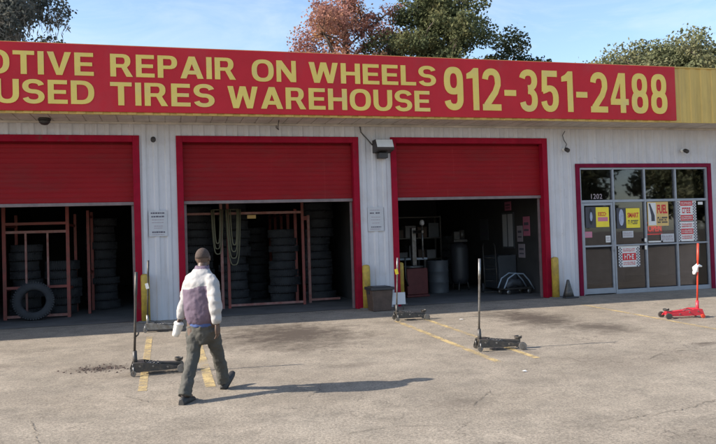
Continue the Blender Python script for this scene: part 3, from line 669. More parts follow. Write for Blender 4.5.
q.cur = 3; word(q, 'FUEL', 11.42, 11.71, 1.90, 2.12, YG-.0005, 0.035, 1.0, .003); q.cur = 2; letters(q, 11.42, 11.71, 1.67, 1.82, 7, YG-.0005, 8)
tag(q.build('poster', [M['poster_orange'], M['paper'], M['poster_dark'], M['poster_red']]), 'tan poster with a white picture and red word above the red open sign', 'poster', 'posters on the storefront glass')
t = thing('open_sign', 'small glowing red open sign in the third storefront window', 'sign', (11.37, 0.075, 1.38))
q = MB(); q.box(-0.23, 0.23, 0, 0.03, 0.0, 0.32); q.build('sign_case', M['poster_red'], t)
q = MB(); word(q, 'OPEN', -0.19, 0.19, 0.08, 0.25, -0.001, 0.02, 1.05, .006); q.build('glowing_letters', M['led_red'], t, norm=False)
q = MB()
for (x0, x1, z0, z1) in ((-.215, .215, .295, .31), (-.215, .215, .01, .025)): q.box(x0, x1, -.007, -.001, z0, z1)
q.build('glowing_border', M['led_red'], t)
def checker(x0, x1, z0, z1, label, lay):
    q = MB(); q.box(x0, x1, YG, YG+.003, z0, z1); s = 0.034; q.cur = 1
    for k in range(int((z1-z0)/s)):
        for c in range(3):
            if (k+c) % 2 == 0:
                q.box(x0+c*s, x0+c*s+s-.0005, YG-.003, YG-.001, z0+k*s, z0+k*s+s-.0005); q.box(x1-c*s-s+.0005, x1-c*s, YG-.003, YG-.001, z0+k*s, z0+k*s+s-.0005)
    xa, xb = x0+3.3*s, x1-3.3*s; h = z1-z0
    for (c, a, b2, n_) in lay:
        q.cur = 2 if c else 0
        if c: q.box(xa, xb, YG-.004, YG-.001, z0+a*h, z0+b2*h)
        q.cur = 0 if c else 2; zm = (a+b2)/2; dz = (b2-a)/2-.05
        if n_ <= 3: letters(q, xa+.05, xb-.05, z0+(zm-dz)*h, z0+(zm+dz)*h, n_+1, YG-.0045 if c else YG-.001, int(x0*100+a*50))
        else:
            for r_ in (-1, 1): letters(q, xa+.02, xb-.02, z0+(zm+r_*dz*.55-dz*.36)*h, z0+(zm+r_*dz*.55+dz*.36)*h, n_*2-r_, YG-.0045 if c else YG-.001, int(x0*100+a*50)+r_)
    return tag(q.build('poster', [M['paper'], M['ink'], M['poster_red']]), label, 'poster', 'checkered posters on the storefront glass')
checker(11.98, 12.56, 1.70, 2.20, 'upper checkered red and white poster in the rightmost window', [(1, .76, 1.0, 6), (0, .34, .72, 3), (1, .02, .30, 5)])
checker(11.98, 12.56, 1.20, 1.685, 'checkered poster with a red middle band under another in the rightmost window', [(0, .66, .96, 6), (1, .36, .64, 4), (0, .06, .34, 6)])
checker(10.28, 10.88, 0.63, 1.135, 'checkered red and white poster low beside the glass door', [(0, .68, .94, 5), (1, .32, .66, 3), (0, .04, .30, 5)])
for (x0, x1, z0, z1, mt, lab) in ((9.385, 9.58, 1.37, 1.51, 'poster_pink', 'small pink sticker low on the glass door'), (9.95, 10.08, 1.24, 1.40, 'paper', 'small white sticker near the handle of the glass door'),
        (10.42, 10.72, 1.34, 1.50, 'notice', 'plain grey card below the smart poster'), (11.5, 11.88, 1.20, 1.40, 'notice', 'grey card at lower right of the red open sign'),
        (11.14, 11.55, 1.20, 1.235, 'paper', 'long thin white strip below the red open sign'), (12.62, 12.76, 2.10, 2.17, 'paper', 'tiny white sticker at top right of the storefront')):
    q = MB(); q.box(x0, x1, YG, YG+.004, z0, z1); q.cur = 1
    if z1-z0 > .1: letters(q, x0+.02, x1-.02, z0+(z1-z0)*.55, z0+(z1-z0)*.8, 5, YG-.001, 9); letters(q, x0+.02, x1-.02, z0+(z1-z0)*.2, z0+(z1-z0)*.42, 6, YG-.001, 10)
    tag(q.build('sticker', [M[mt], M['ink_faint']]), lab, 'sticker')
# office counter behind the glass
t = thing('service_counter', 'dim wooden counter inside the storefront', 'counter', (11.2, 3.2, 0))
q = MB(); q.box(-1.3, 1.3, -0.3, 0.3, 0, 1.0); q.build('counter_body', M['office_wall'], t, bevel=.01)
q = MB(); q.box(-1.38, 1.38, -0.38, 0.36, 1.002, 1.045); q.build('counter_top', M['box_brown'], t, bevel=.008)

# ------------------------------------------------------------------ bollards
def bollard_first():
    t = thing('bollard', '', 'bollard', (0,0,0), 0, 'yellow bollards beside the garage doors')
    q = MB(); q.lathe([(0.085, 0), (0.085, 0.9), (0.08, 0.925), (0.06, 0.945), (0.03, 0.955), (0.004, 0.957)], 22); q.build('post', M['yellow_paint'], t)
    q = MB(); q.lathe([(0.16, 0), (0.155, 0.02), (0.10, 0.03), (0.0865, 0.03)], 22); q.build('footing', M['inner_floor'], t)
    return t
b0 = bollard_first()
for i, (x, y, z, lab) in enumerate(((-0.66, -0.16, gz(-.16), 'yellow bollard at the right side of the left garage door'), (3.90, -0.16, gz(-.16), 'yellow bollard at the right side of the middle garage door'),
                         (4.86, 0.42, 0.0, 'yellow bollard just inside the garage door with the workshop'), (8.44, -0.18, gz(-.18), 'yellow bollard nearest the storefront windows'))):
    o = b0 if i == 0 else copy_tree(b0); o.location = (x, y, z); o['label'] = lab; o.rotation_euler.z = i*1.3

# box, placard, cone by the wall
t = thing('storage_box', 'low dark brown box with black lid at foot of the white pier', 'box', (4.08, -0.50, gz(-.5)), R(3))
q = MB(); q.rings([[(-.20,-.17,0),(.20,-.17,0),(.20,.17,0),(-.20,.17,0)], [(-.235,-.20,.44),(.235,-.20,.44),(.235,.20,.44),(-.235,.20,.44)]]); 
for i in range(len(q.smooth)): q.smooth[i] = False
q.build('box_body', M['box_brown'], t, bevel=.012)
q = MB(); q.box(-.26, .26, -.225, .225, .441, .50); q.box(-.20, .20, -.17, .17, .501, .515); q.build('lid', M['box_black'], t, bevel=.012)
q = MB()
for s in (-1, 1): q.box(s*.232-.02, s*.232+.02, -.05, .05, .36, .42)
q.build('handle', M['box_black'], t, bevel=.008)
t = thing('placard', 'small whitish card standing beside the dark brown box', 'sign', (4.45, -0.66, gz(-.66)), R(-4))
q = MB(); q.obox((0, 0, 0.25), (1,0,0), (0,1,-.12), (0,.12,1), .145, .006, .125); q.build('card', M['notice'], t)
q = MB(); q.cyl((-.1, 0.02, 0.0), (-.1, 0.012, .14), .007, n=8); q.cyl((.1, 0.02, 0.0), (.1, 0.012, .14), .007, n=8); q.build('leg', M['dark_steel'], t)
t = thing('traffic_cone', 'dull dark cone against the white wall behind a yellow bollard', 'cone', (8.74, -0.22, gz(-.22)))
q = MB(); q.box(-.17, .17, -.17, .17, 0, .03); q.build('cone_base', M['box_black'], t, bevel=.01)
q = MB(); q.lathe([(.13, .031), (.095, .15), (.06, .29), (.03, .41), (.022, .42)], 20); q.build('cone_body', M['dark_steel'], t)

# ------------------------------------------------------------------ floor jacks
def make_jack(label, body, handle, length=0.66, hh=1.25, tagm=None, tagz=0.9, hook=False, lean=.04):
    t = thing('floor_jack', label, 'jack', (0,0,0), 0, 'floor jacks on the lot')
    L = length
    q = MB()
    for s in (-1, 1):
        y = s*0.115
        q.prism([(-.02, .05), (.02, .16), (.16, .165), (.34, .125), (L-.05, .09), (L-.02, .05), (.3, .045)], 'y', y-.006, y+.006)
    q.box(.02, .16, -.108, .108, .145, .158); q.box(L-.12, L-.07, -.108, .108, .05, .075); q.cyl((.18, -.12, .10), (.18, .12, .10), .018, n=10)
    q.build('chassis', body, t, bevel=.003)
    q = MB(); q.prism([(.16, .075), (.16, .135), (.30, .145), (L-.10, .125), (L-.03, .14), (L-.03, .10), (L-.1, .085)], 'y', -.045, .045); q.build('lift_arm', body, t, bevel=.006)
    q = MB(); q.lathe([(.05, .0), (.055, .02), (.055, .035), (.045, .035), (.04, .022)], 16, (L-.05, 0, .141), flat=True); q.build('saddle', M['dark_steel'], t)
    q = MB(); q.cyl((.14, 0, .105), (.34, 0, .105), .04, n=14); q.build('hydraulic_ram', M['grey_steel'], t)
    for s in (-1, 1):
        q = MB(); q.lathe([(.018, -.02), (.055, -.018), (.055, .018), (.018, .02)], 18, (L-.03, s*.142, .055), 'y', flat=True); q.build('wheel', M['grey_steel'] if body != M['red_paint'] else M['dark_steel'], t)
        q = MB(); q.lathe([(.01, -.015), (.035, -.013), (.035, .013), (.01, .015)], 16, (.02, s*.135, .035), 'y', flat=True); q.cyl((.02, s*.135-.022, .035), (.02, s*.135-.022, .12), .008, n=6); q.build('caster', M['grey_steel'] if body != M['red_paint'] else M['orange_red'], t)
    for s in (-1, 1):
        q = MB(); q.tube([(.17+.012*k, s*.075+.012*math.cos(k*PI/2), .135+.012*math.sin(k*PI/2)) for k in range(17)], .004, 5); q.build('return_spring', M['grey_steel'], t)
        for bx, bz in ((.10, .12), (.26, .11), (.44, .085)):
            q = MB(); q.cyl((bx, s*.122, bz), (bx, s*.131, bz), .013, n=6); q.build('bolt', M['grey_steel'], t)
    q = MB(); q.cyl((.05, 0, .10), (.045, 0, .30), .030, .027, 12); q.cyl((.05, -.09, .12), (.05, .09, .12), .018, n=10); q.build('handle_socket', body, t)
    q = MB(); q.tube([(.045+lean*u, 0, .30+(hh-.30)*u) for u in (0, .4, .7, .71, 1)], [.015, .015, .015, .019, .019], 12); hd = q.build('handle', handle, t)
    if hook: q = MB(); q.tube([(.04, 0, .46), (.09, 0, .50), (.10, 0, .53)], .009, 8); q.build('trigger', M['dark_steel'], hd)
    if tagm:
        q = MB()
        if tagm == 'cloth':
            q.tube([(-.07, -.02, tagz+.05), (0, -.03, tagz+.075), (.05, -.025, tagz+.03), (.045, -.02, tagz-.05)], [.02, .05, .06, .05], 10, True, .7); q.tube([(.02, -.02, tagz+.02), (.07, -.02, tagz-.05), (.08, -.02, tagz-.09)], [.03, .05, .03], 8, True, .6)
            q.build('white_rag', M['white'], t)
        else:
            q.obox((.055, -.022, tagz), (1, 0, .2), (0, 1, 0), (-.2, 0, 1), .028, .003, .05); q.build('paper_tag', M['paper'] if tagm == 'white' else M['poster_yellow'], t)
    return t
def put(o, x, y, rz): o.location = (x, y, gz(y)+.002); o.rotation_euler = (math.atan(SLOPE)*math.cos(rz), -math.atan(SLOPE)*math.sin(rz)*-1, rz)
put(make_jack('grey steel jack with a white tag on its upright handle beside the left bollard', M['grey_steel'], M['dark_steel'], .66, 1.28, 'white', .82), -0.64, -1.55, R(-8))
put(make_jack('black jack with plain black upright handle on a yellow stripe left of the walking man', M['dark_steel'], M['dark_steel'], .64, 1.30, None, 0, True), -0.72, -5.42, R(4))
put(make_jack('black jack with a yellow tag on its handle before the white pier', M['dark_steel'], M['grey_steel'], .62, 1.18, 'yellow', .92), 3.88, -2.12, R(-3))
put(make_jack('dark jack with tall bare steel handle standing in the middle of the lot', M['dark_steel'], M['grey_steel'], .66, 1.30, None), 3.98, -5.55, R(-10))
put(make_jack('bright red jack with a white rag on its handle near the storefront', M['red_paint'], M['orange_red'], .68, 1.33, 'cloth', .86, lean=-.05), 9.03, -4.10, R(180-12))

# litter
for (x, y, s, lab) in ((5.05, -2.55, .03, 'crumpled white scrap near the yellow tagged jack'), (3.9, -7.1, .022, 'tiny white scrap alone on the open asphalt')):
    q = MB(); vs = [(s*(i-1)*1.2, s*(j-1), random.uniform(.004, s*.7)) for j in range(3) for i in range(3)]
    q.add(vs, [(0,1,4,3),(1,2,5,4),(3,4,7,6),(4,5,8,7)]); o = tag(q.build('paper_scrap', M['paper'], norm=False), lab, 'litter'); o.location = (x, y, gz(y)+.002)
q = MB()
for k in range(150):
    a = random.gauss(0, .22); c_ = random.gauss(0, .13); r_ = random.uniform(.003, .010); y = -4.85+c_; x = -1.15+a
    q.obox((x, y, gz(y)+r_*.5), (random.random(), random.random(), random.random()*.4+.01), (-random.random()-.1, random.random(), .1), (0, .2, 1), r_*1.6, r_*.8, r_*.6)
tag(q.build('debris', M['box_brown']), 'scattered dark crumbs of dirt left of the black jack', 'debris', None, 'stuff')

# ------------------------------------------------------------------ inside the bays: tires, racks, machines
def tire_mesh(r=0.33, w=0.21, rim=0.20):
    q = MB(); hw = w/2
    prof = [(rim, -hw*.72), (rim+.03, -hw*.95), (r*.80, -hw), (r*.94, -hw*.86), (r*.985, -hw*.62), (r, -hw*.3), (r, hw*.3), (r*.985, hw*.62), (r*.94, hw*.86), (r*.80, hw), (rim+.03, hw*.95), (rim, hw*.72), (rim-.005, 0)]
    q.lathe(prof, 36, closed=True)
    for k in range(48):                                               # shoulder tread blocks
        a = 2*PI*k/48
        for s in (-1, 1):
            c = Vector((math.cos(a)*(r-.006), math.sin(a)*(r-.006), s*hw*.62)); q.obox(c, (math.cos(a), math.sin(a), 0), (-math.sin(a), math.cos(a), 0), (0,0,1), .012, .013, hw*.28)
    return q
tire0 = tire_mesh().build('tire', M['rubber'])
tire_first = [tire0]
def place_tire(loc, rot, s, lab, grp):
    o = tire_first[0] if tire_first else tire0.copy()
    if tire_first: tire_first.clear()
    else: COL.objects.link(o)
    o.location = loc; o.rotation_euler = rot; o.scale = s; tag(o, lab, 'tire', grp)
def stack(x, y, n, lab, grp, seed, s=1.0):
    rr = random.Random(seed); z = 0
    for k in range(n):
        h = rr.uniform(.165, .235); sc = s*rr.uniform(.86, 1.10)
        place_tire((x+rr.uniform(-.045, .045), y+rr.uniform(-.045, .045), z+h/2), (rr.uniform(-.01, .01), rr.uniform(-.01, .01), rr.uniform(0, 6)), (sc, sc, h/.21), lab, grp); z += h
for i, (x, y, n, lab) in enumerate(((0.52, 2.75, 12, 'used black tire in the tall stack at the left of the middle garage bay'), (1.38, 2.7, 12, 'used black tire in the tall stack just right of the hanging hoses'),
        (2.60, 2.75, 9, 'used black tire in the shorter stack inside the red gate'), (3.50, 2.85, 12, 'used black tire in the tall stack at the right of the middle garage bay'),
        (2.05, 4.3, 9, 'used black tire in the stack deep behind the red gate'), (-3.30, 2.55, 8, 'used black tire in the stack behind the left bay rack'), (-2.55, 2.75, 6, 'used black tire in the low stack behind the left bay rack'),
        (-1.75, 3.6, 11, 'used black tire in the stack deep in the dark left bay'))):
    stack(x, y, n, lab, 'stacked used tires', 20+i, 1.05)
place_tire((-2.98, 1.52, 0.40), (R(78), 0, R(4)), (1.22, 1.22, 1.0), 'big black tire standing upright against the left bay rack', 'stacked used tires')

# left bay rack
t = thing('tire_rack', 'red steel frame rack standing in the left garage bay', 'rack', (-3.0, 1.85, 0))
for x in (-.60, .68):
    q = MB(); q.box(x-.035, x+.035, -.035, .035, 0, 2.55); q.build('post', M['rust_red'], t)
    q = MB(); q.box(x-.03+.02, x+.03+.02, 1.2, 1.26, 0, 2.3); q.build('post', M['rust_red'], t)
for z, m_ in ((2.06, 'rust_red'), (1.88, 'rust_pink'), (0.68, 'rust_red'), (0.06, 'rust_pink')):
    q = MB(); q.box(-.564, .644, -.03, .03, z-.028, z+.028); q.build('rail', M[m_], t)
for x in (-.17, .27):
    q = MB(); q.box(x-.02, x+.02, -.025, .025, .09, .65); q.box(x-.02, x+.02, -.025, .025, .71, 1.85); q.build('upright', M['rust_pink'], t)
for x in (-.60, .68):
    for z in (.6, 2.0):
        q = MB(); q.box(x-.02, x+.02, .036, 1.199, z, z+.05); q.build('side_rail', M['rust_red'], t)
t = thing('tire_rack', 'second red post frame deeper in the left garage bay', 'rack', (-1.95, 2.4, 0))
for y in (0, .9):
    q = MB(); q.box(-.03, .03, y-.03, y+.03, 0, 2.35); q.build('post', M['rust_red'], t)
q = MB(); q.box(-.02, .02, .031, .869, 2.2, 2.25); q.box(-.02, .02, .031, .869, .9, .95); q.build('rail', M['rust_red'], t)

# middle bay gate frames
t = thing('steel_gate', 'wide red steel gate frame across the middle garage bay', 'gate', (0.98, 1.75, 0))
for x in (0.02, 0.17, 1.92):
    q = MB(); q.box(x-.03, x+.03, -.03, .03, 0, 2.55); q.build('post', M['rust_red' if x != .02 else 'rust_pink'], t)
q = MB(); q.box(.201, 1.889, -.025, .025, 2.16, 2.215); q.build('rail', M['rust_pink'], t)
q = MB(); q.box(.201, 1.889, -.025, .025, .04, .09); q.build('rail', M['rust_pink'], t)
q = MB(); q.box(-.92, -.011, -.025, .025, 2.165, 2.215); q.build('rail', M['rust_pink'], t)
q = MB(); q.box(.62, .82, -.034, -.028, 2.06, 2.14); q.build('yellow_tag', M['poster_orange'], t)
t = thing('steel_gate', 'narrow red steel gate frame beside the right tall tire stack', 'gate', (3.1, 2.05, 0))
q = MB(); q.box(-.03, .03, -.03, .03, 0, 2.12); q.build('post', M['rust_pink'], t)
q = MB(); q.box(.031, .74, -.025, .025, .05, .10); q.build('rail', M['rust_pink'], t)
q = MB(); q.box(-.12, -.03, -.02, .02, 2.0, 2.1); q.build('latch', M['rust_red'], t)
t = thing('tire_rack', 'row of red posts receding into the middle garage bay', 'rack', (2.88, 2.6, 0))
for k in range(5):
    q = MB(); q.box(-.035, .035, k*1.1-.03, k*1.1+.03, 0, 2.3); q.build('post', M['rust_red'], t)
for z in (1.3, 2.2):
    q = MB()
    for k in range(4): q.box(-.02, .02, k*1.1+.031, (k+1)*1.1-.031, z, z+.05)
    q.build('rail', M['rust_red'], t)
# hoses
def hose(x0, x1, z0, depth, y, lab, loops):
    q = MB()
    for k in range(loops):
        pts = []
        for j in range(17):
            u = j/16; xx = x0+(x1-x0)*u+.01*math.sin(k*5); d = depth*(1-.12*k)
            pts.append((xx+(.03*k-.02)*(1-2*u), y-.02*k, z0-d*(1-(2*u-1)**4)**.9))
        q.tube(pts, .013, 8)
    q.tube([((x0+x1)/2-.12, y+.02, z0+.0), ((x0+x1)/2+.12, y+.02, z0)], .012, 8)
    tag(q.build('air_hose', M['hose']), lab, 'hose', 'hoses hanging in the middle bay')
hose(0.80, 1.02, 2.28, 1.02, 1.70, 'olive hose looped over the left side of the red gate post', 3)
hose(1.13, 1.42, 2.28, 1.28, 1.69, 'longer olive hose looped over the right side of the red gate post', 4)

# workshop bay
M['machine_red'] = mat('dull machine red', (0.14, 0.028, 0.026), 0.6, 0, 0.3, 6)
t = thing('tire_changer', 'tire changing machine with red body and pale head in the workshop bay', 'machine', (5.80, 2.3, 0), R(10))
q = MB(); q.box(-.3, .3, -.3, .3, .06, .72); q.box(-.33, .33, -.33, .33, 0, .058); q.build('cabinet', M['machine_red'], t, bevel=.02)
q = MB(); q.lathe([(.26, .0), (.30, .02), (.30, .05), (.1, .06)], 24, (0, 0, .722)); q.build('turntable', M['grey_steel'], t)
q = MB(); q.box(.16, .28, .2, .32, .721, 1.75); q.build('column', M['grey_steel'], t, bevel=.01)
q = MB(); q.box(.19, .25, -.25, .199, 1.60, 1.68); q.build('swing_arm', M['grey_steel'], t, bevel=.01)
q = MB(); q.cyl((.22, -.22, .95), (.22, -.22, 1.8), .022, n=12); q.build('mount_shaft', M['grey_steel'], t)
q = MB(); q.lathe([(.03, 0), (.06, .03), (.06, .10), (.03, .14)], 14, (.22, -.22, 1.8)); q.build('shaft_head', M['notice'], t)
q = MB(); q.tube([(-.28, -.3, .3), (-.40, -.4, .5), (-.40, -.4, 1.02)], .02, 8); q.build('bead_arm', M['dark_steel'], t)
t = thing('work_bench', 'pale topped work bench behind the tire changing machine', 'bench', (5.75, 3.3, 0))
q = MB(); q.box(-.75, .75, -.3, .3, .90, .95); q.build('bench_top', M['pale_blue'], t)
for x in (-.65, .7):
    for y in (-.25, .25):
        q = MB(); q.box(x-.03, x+.03, y-.03, y+.03, 0, .899); q.build('leg', M['dark_steel'], t)
t = thing('tool_cabinet', 'grey tool cabinet against the side wall of the workshop bay', 'cabinet', (8.50, 2.75, 0), R(-90))
q = MB(); q.box(-.45, .45, -.25, .25, .06, .95); q.build('cabinet_body', M['cabinet'], t, bevel=.01)
for k in range(4):
    q = MB(); q.box(-.42, .42, -.268, -.252, .09+k*.21, .28+k*.21); d_ = q.build('drawer', M['cabinet'], t, bevel=.004)
    q = MB(); q.box(-.2, .2, -.285, -.269, .23+k*.21, .245+k*.21); q.build('handle', M['grey_steel'], d_)
t = thing('wall_panel', 'white framed panel on the side wall over the grey tool cabinet', 'panel', (8.795, 2.75, 1.12))
q = MB(); q.box(-.03, 0, -.34, .34, 0, .98); q.build('frame', M['cabinet'], t)
q = MB(); q.box(-.036, -.031, .05, .29, .05, .93); q.box(-.036, -.031, -.29, -.02, .05, .93); q.build('sheet', M['notice'], t)
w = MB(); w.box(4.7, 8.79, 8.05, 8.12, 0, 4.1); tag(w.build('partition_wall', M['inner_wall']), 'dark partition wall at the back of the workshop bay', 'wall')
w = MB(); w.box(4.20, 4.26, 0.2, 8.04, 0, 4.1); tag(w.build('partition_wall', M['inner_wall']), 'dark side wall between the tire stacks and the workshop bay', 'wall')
for i, (y, z, w_, h_, m_, lab) in enumerate(((1.75, 1.45, .34, .50, 'poster_pink', 'pinkish sheet nearest the door on the workshop side wall'), (2.12, 1.30, .30, .42, 'ink_faint', 'dull sheet beside the pinkish sheet on the workshop side wall'), (2.05, .88, .34, .36, 'ink_faint', 'lowest sheet on the workshop side wall'), (2.75, 2.15, .36, .24, 'poster_pink', 'pinkish sheet above the white framed panel'), (4.3, 1.35, .55, .62, 'cabinet', 'dim grey sheet deep on the workshop side wall'))):
    q = MB(); q.box(8.785, 8.798, y-w_/2, y+w_/2, z, z+h_); q.cur = 1; q.box(8.782, 8.7845, y-w_/2+.05, y+w_/2-.05, z+h_*.55, z+h_*.7); q.box(8.782, 8.7845, y-w_/2+.05, y+w_/2-.05, z+h_*.25, z+h_*.35)
    tag(q.build('wall_sheet', [M[m_], M['ink']]), lab, 'poster', 'sheets on the workshop wall')
t = thing('shelving_rack', 'dark metal shelves loaded with boxes deep in the workshop bay', 'shelves', (6.75, 4.6, 0))
for x in (-.7, .7):
    for y in (-.22, .22):
        q = MB(); q.box(x-.02, x+.02, y-.02, y+.02, 0, 2.1); q.build('post', M['dark_steel'], t)
for z in (.25, .85, 1.45, 2.05):
    q = MB(); q.box(-.678, .678, -.24, .24, z, z+.03); q.build('shelf', M['dark_steel'], t)
rr = random.Random(77); kk = 0
for z in (.282, .882, 1.482):
    x = -.62
    while x < .45:
        ww = rr.uniform(.18, .34); hh = rr.uniform(.18, .42)
        q = MB(); q.box(0, ww, -.16, .16, 0, hh*.86); q.box(-.006, ww+.006, -.166, .166, hh*.861, hh); o = q.build('parts_box', M[rr.choice(['box_brown', 'cabinet', 'box_black', 'office_wall'])], None, bevel=.006)
        o.location = (6.75+x, 4.6, z); tag(o, ('dim parts box on the %s shelf in the workshop bay' % ('lowest', 'middle', 'upper')[kk]), 'box', 'parts boxes on the dark shelves'); x += ww+.06
    kk += 1
t = thing('air_compressor', 'upright dark air compressor tank in the middle of the workshop bay', 'compressor', (7.55, 3.3, 0))
q = MB(); q.lathe([(.05, .16), (.18, .20), (.24, .30), (.25, .36), (.25, 1.15), (.22, 1.25), (.08, 1.32)], 24); q.build('tank', M['box_black'], t)
q = MB(); q.box(-.2, .2, -.14, .14, 1.33, 1.40); q.box(-.17, .0, -.1, .1, 1.401, 1.62); q.build('motor', M['dark_steel'], t, bevel=.01)
q = MB(); q.cyl((.1, 0, 1.401), (.1, 0, 1.66), .075, n=16); q.build('pump', M['dark_steel'], t)
for k in range(3):
    q = MB(); a_ = k*2.094; q.tube([(.2*math.cos(a_), .2*math.sin(a_), .3), (.27*math.cos(a_), .27*math.sin(a_), 0)], .02, 8); q.build('leg', M['dark_steel'], t)
stack(7.15, 6.4, 9, 'used black tire in the stack behind the air compressor', 'stacked used tires', 61, 1.05)
stack(8.25, 5.6, 7, 'used black tire in the low stack deep in the right bay corner', 'stacked used tires', 62, 1.05)
stack(6.35, 6.6, 11, 'used black tire in the tall stack behind the dark metal shelves', 'stacked used tires', 63, 1.05)
t = thing('steel_drum', 'dark dented oil drum between the tire machine and the air compressor', 'drum', (6.75, 2.9, 0))
q = MB(); q.lathe([(.02, .0), (.28, .0), (.285, .02), (.28, .04), (.28, .28), (.29, .30), (.28, .32), (.28, .56), (.29, .58), (.28, .60), (.28, .84), (.285, .87), (.27, .86), (.02, .855)], 28); q.build('drum_body', M['cabinet'], t)
q = MB(); q.lathe([(.035, .857), (.035, .875), (.004, .876)], 12, (.14, 0, 0)); q.build('bung_cap', M['grey_steel'], t)
t = thing('hand_truck', 'dark hand truck leaning by the grey tool cabinet', 'hand truck', (7.95, 2.2, 0), R(-20))
for x in (-.16, .16):
    q = MB(); q.tube([(x, 0, .10), (x, .12, .7), (x, .24, 1.2), (x*.8, .32, 1.28)], .016, 8); q.build('rail', M['dark_steel'], t)
    q = MB(); q.lathe([(.02, -.025), (.12, -.022), (.12, .022), (.02, .025)], 18, (x*1.3, .06, .12), 'x', flat=True); q.build('wheel', M['rubber'], t)
q = MB(); q.box(-.2, .2, -.24, .0, .02, .035); q.build('toe_plate', M['dark_steel'], t)
q = MB()
for z in (.3, .6, .9): q.cyl((-.16, (z-.1)*.2, z), (.16, (z-.1)*.2, z), .012, n=8)
q.build('cross_bars', M['dark_steel'], t)
t = thing('tire_cart', 'low cart with a pale blue arched frame at right of the workshop bay', 'cart', (8.25, 1.45, 0), R(8))
q = MB()
for y in (-.14, .14): q.tube([(-.42, y, .16), (-.30, y, .40), (-.08, y, .52), (.16, y, .50), (.32, y, .34), (.48, y, .10)], .018, 8)
q.build('arch_frame', M['pale_blue'], t)
q = MB(); q.box(-.42, .40, -.16, .16, .12, .16); q.build('deck', M['dark_steel'], t)
for x in (-.32, .30):
    for y in (-.18, .18):
        q = MB(); q.lathe([(.015, -.02), (.06, -.018), (.06, .018), (.015, .02)], 16, (x, y, .06), 'y'); q.build('wheel', M['grey_steel'], t)
q = MB(); q.tube([(-.28, 0, .17), (-.12, 0, .30), (.10, 0, .28), (.22, 0, .17)], [.06, .10, .09, .05], 12); q.build('motor', M['cabinet'], t)

# ------------------------------------------------------------------ the walking man (local +y is forward)
def blob(mb, voxel, name, mats, parent, smooth=2, noise=0.0, nscale=0.1, color=None):
    o = mb.build(name, mats, parent)
    md = o.modifiers.new('r', 'REMESH'); md.mode = 'VOXEL'; md.voxel_size = voxel; md.use_smooth_shade = True
    if smooth: s = o.modifiers.new('s', 'SMOOTH'); s.iterations = smooth; s.factor = .5
    if noise:
        tx = bpy.data.textures.new(name+'_folds', 'CLOUDS'); tx.noise_scale = nscale; tx.noise_depth = 2
        d = o.modifiers.new('d', 'DISPLACE'); d.texture = tx; d.strength = noise; d.texture_coords = 'GLOBAL' if False else 'LOCAL'; d.mid_level = .5
    freeze(o)
    me = o.data
    if len(me.materials) == 0:
        for m in (mats if isinstance(mats, (list, tuple)) else [mats]): me.materials.append(m)
    if color:
        for p in me.polygons: p.material_index = color(p.center)
    for p in me.polygons: p.use_smooth = True
    return o
def eloft(mb, rings, n=20):
    """rings: (cx, cy, cz, rx, ry)"""
    mb.rings([[(cx+rx*math.cos(2*PI*k/n), cy+ry*math.sin(2*PI*k/n), cz) for k in range(n)] for cx, cy, cz, rx, ry in rings])
man = thing('person', 'man in a white and purple padded jacket and grey trousers walking across the lot', 'person', (0.10, -6.95, gz(-6.95)), R(-28))
hipL, hipR = Vector((-.085, 0, .84)), Vector((.085, 0, .84))
kneeL, kneeR = Vector((-.085, -.06, .47)), Vector((.085, .19, .47))
ankL, ankR = Vector((-.075, -.30, .10)), Vector((.08, .36, .12))
shL, shR = Vector((-.150, .065, 1.265)), Vector((.155, -.065, 1.265))
elL, elR = Vector((-.225, .08, 1.05)), Vector((.225, -.145, 1.045))
wrL, wrR = Vector((-.315, .10, .83)), Vector((.225, -.105, .795))
body = MB()
eloft(body, [(0,0,.76,.13,.09), (0,0,.86,.155,.11), (0,0,1.0,.15,.105), (0,.0,1.18,.17,.115), (0,.0,1.31,.17,.10), (0,.02,1.36,.09,.07), (0,.04,1.40,.055,.058), (0,.06,1.46,.052,.056)])
for a, k, f_ in ((hipL, kneeL, ankL), (hipR, kneeR, ankR)): body.tube([a, a.lerp(k, .5), k, k.lerp(f_, .35), f_], [.085, .075, .055, .055, .038], 14)
for a, k, f_ in ((shL, elL, wrL), (shR, elR, wrR)): body.tube([a, a.lerp(k, .5), k, k.lerp(f_, .3), f_], [.058, .05, .04, .04, .027], 12)
for f_, pit in ((ankL, 0), (ankR, 1)):                                # feet
    up = Vector((0, 1, .0)) if pit == 0 else Vector((0, .92, .40)); up.normalize()
    body.tube([f_+Vector((0, -.02, 0)), f_+up*.05+Vector((0,0,-.03)), f_+up*.14+Vector((0,0,-.06))], [.04, .04, .025], 10)
# head: skull, jaw, nose, ears, brow, lips, eyes
HC = Vector((-.01, .085, 1.520))
def ell(c, rx, ry, rz, n=14, m_=9):
    c = Vector(c); rs = []
    for j in range(m_+1):
        a = -PI/2+PI*j/m_; rr = max(math.cos(a), .02)
        rs.append([(c.x+rx*rr*math.cos(2*PI*k/n), c.y+ry*rr*math.sin(2*PI*k/n), c.z+rz*math.sin(a)) for k in range(n)])
    body.rings(rs)
ell(HC, .076, .094, .098); ell(HC+Vector((0, .035, -.055)), .058, .062, .065); ell(HC+Vector((0, .095, -.02)), .014, .022, .026, 10, 7)
ell(HC+Vector((0, .082, .018)), .05, .014, .012, 10, 7); ell(HC+Vector((0, .088, -.062)), .024, .012, .010, 10, 7)
for s in (-1, 1):
    ell(HC+Vector((s*.08, .0, -.01)), .010, .022, .034, 10, 7); ell(HC+Vector((s*.03, .083, .0)), .011, .008, .007, 8, 6)
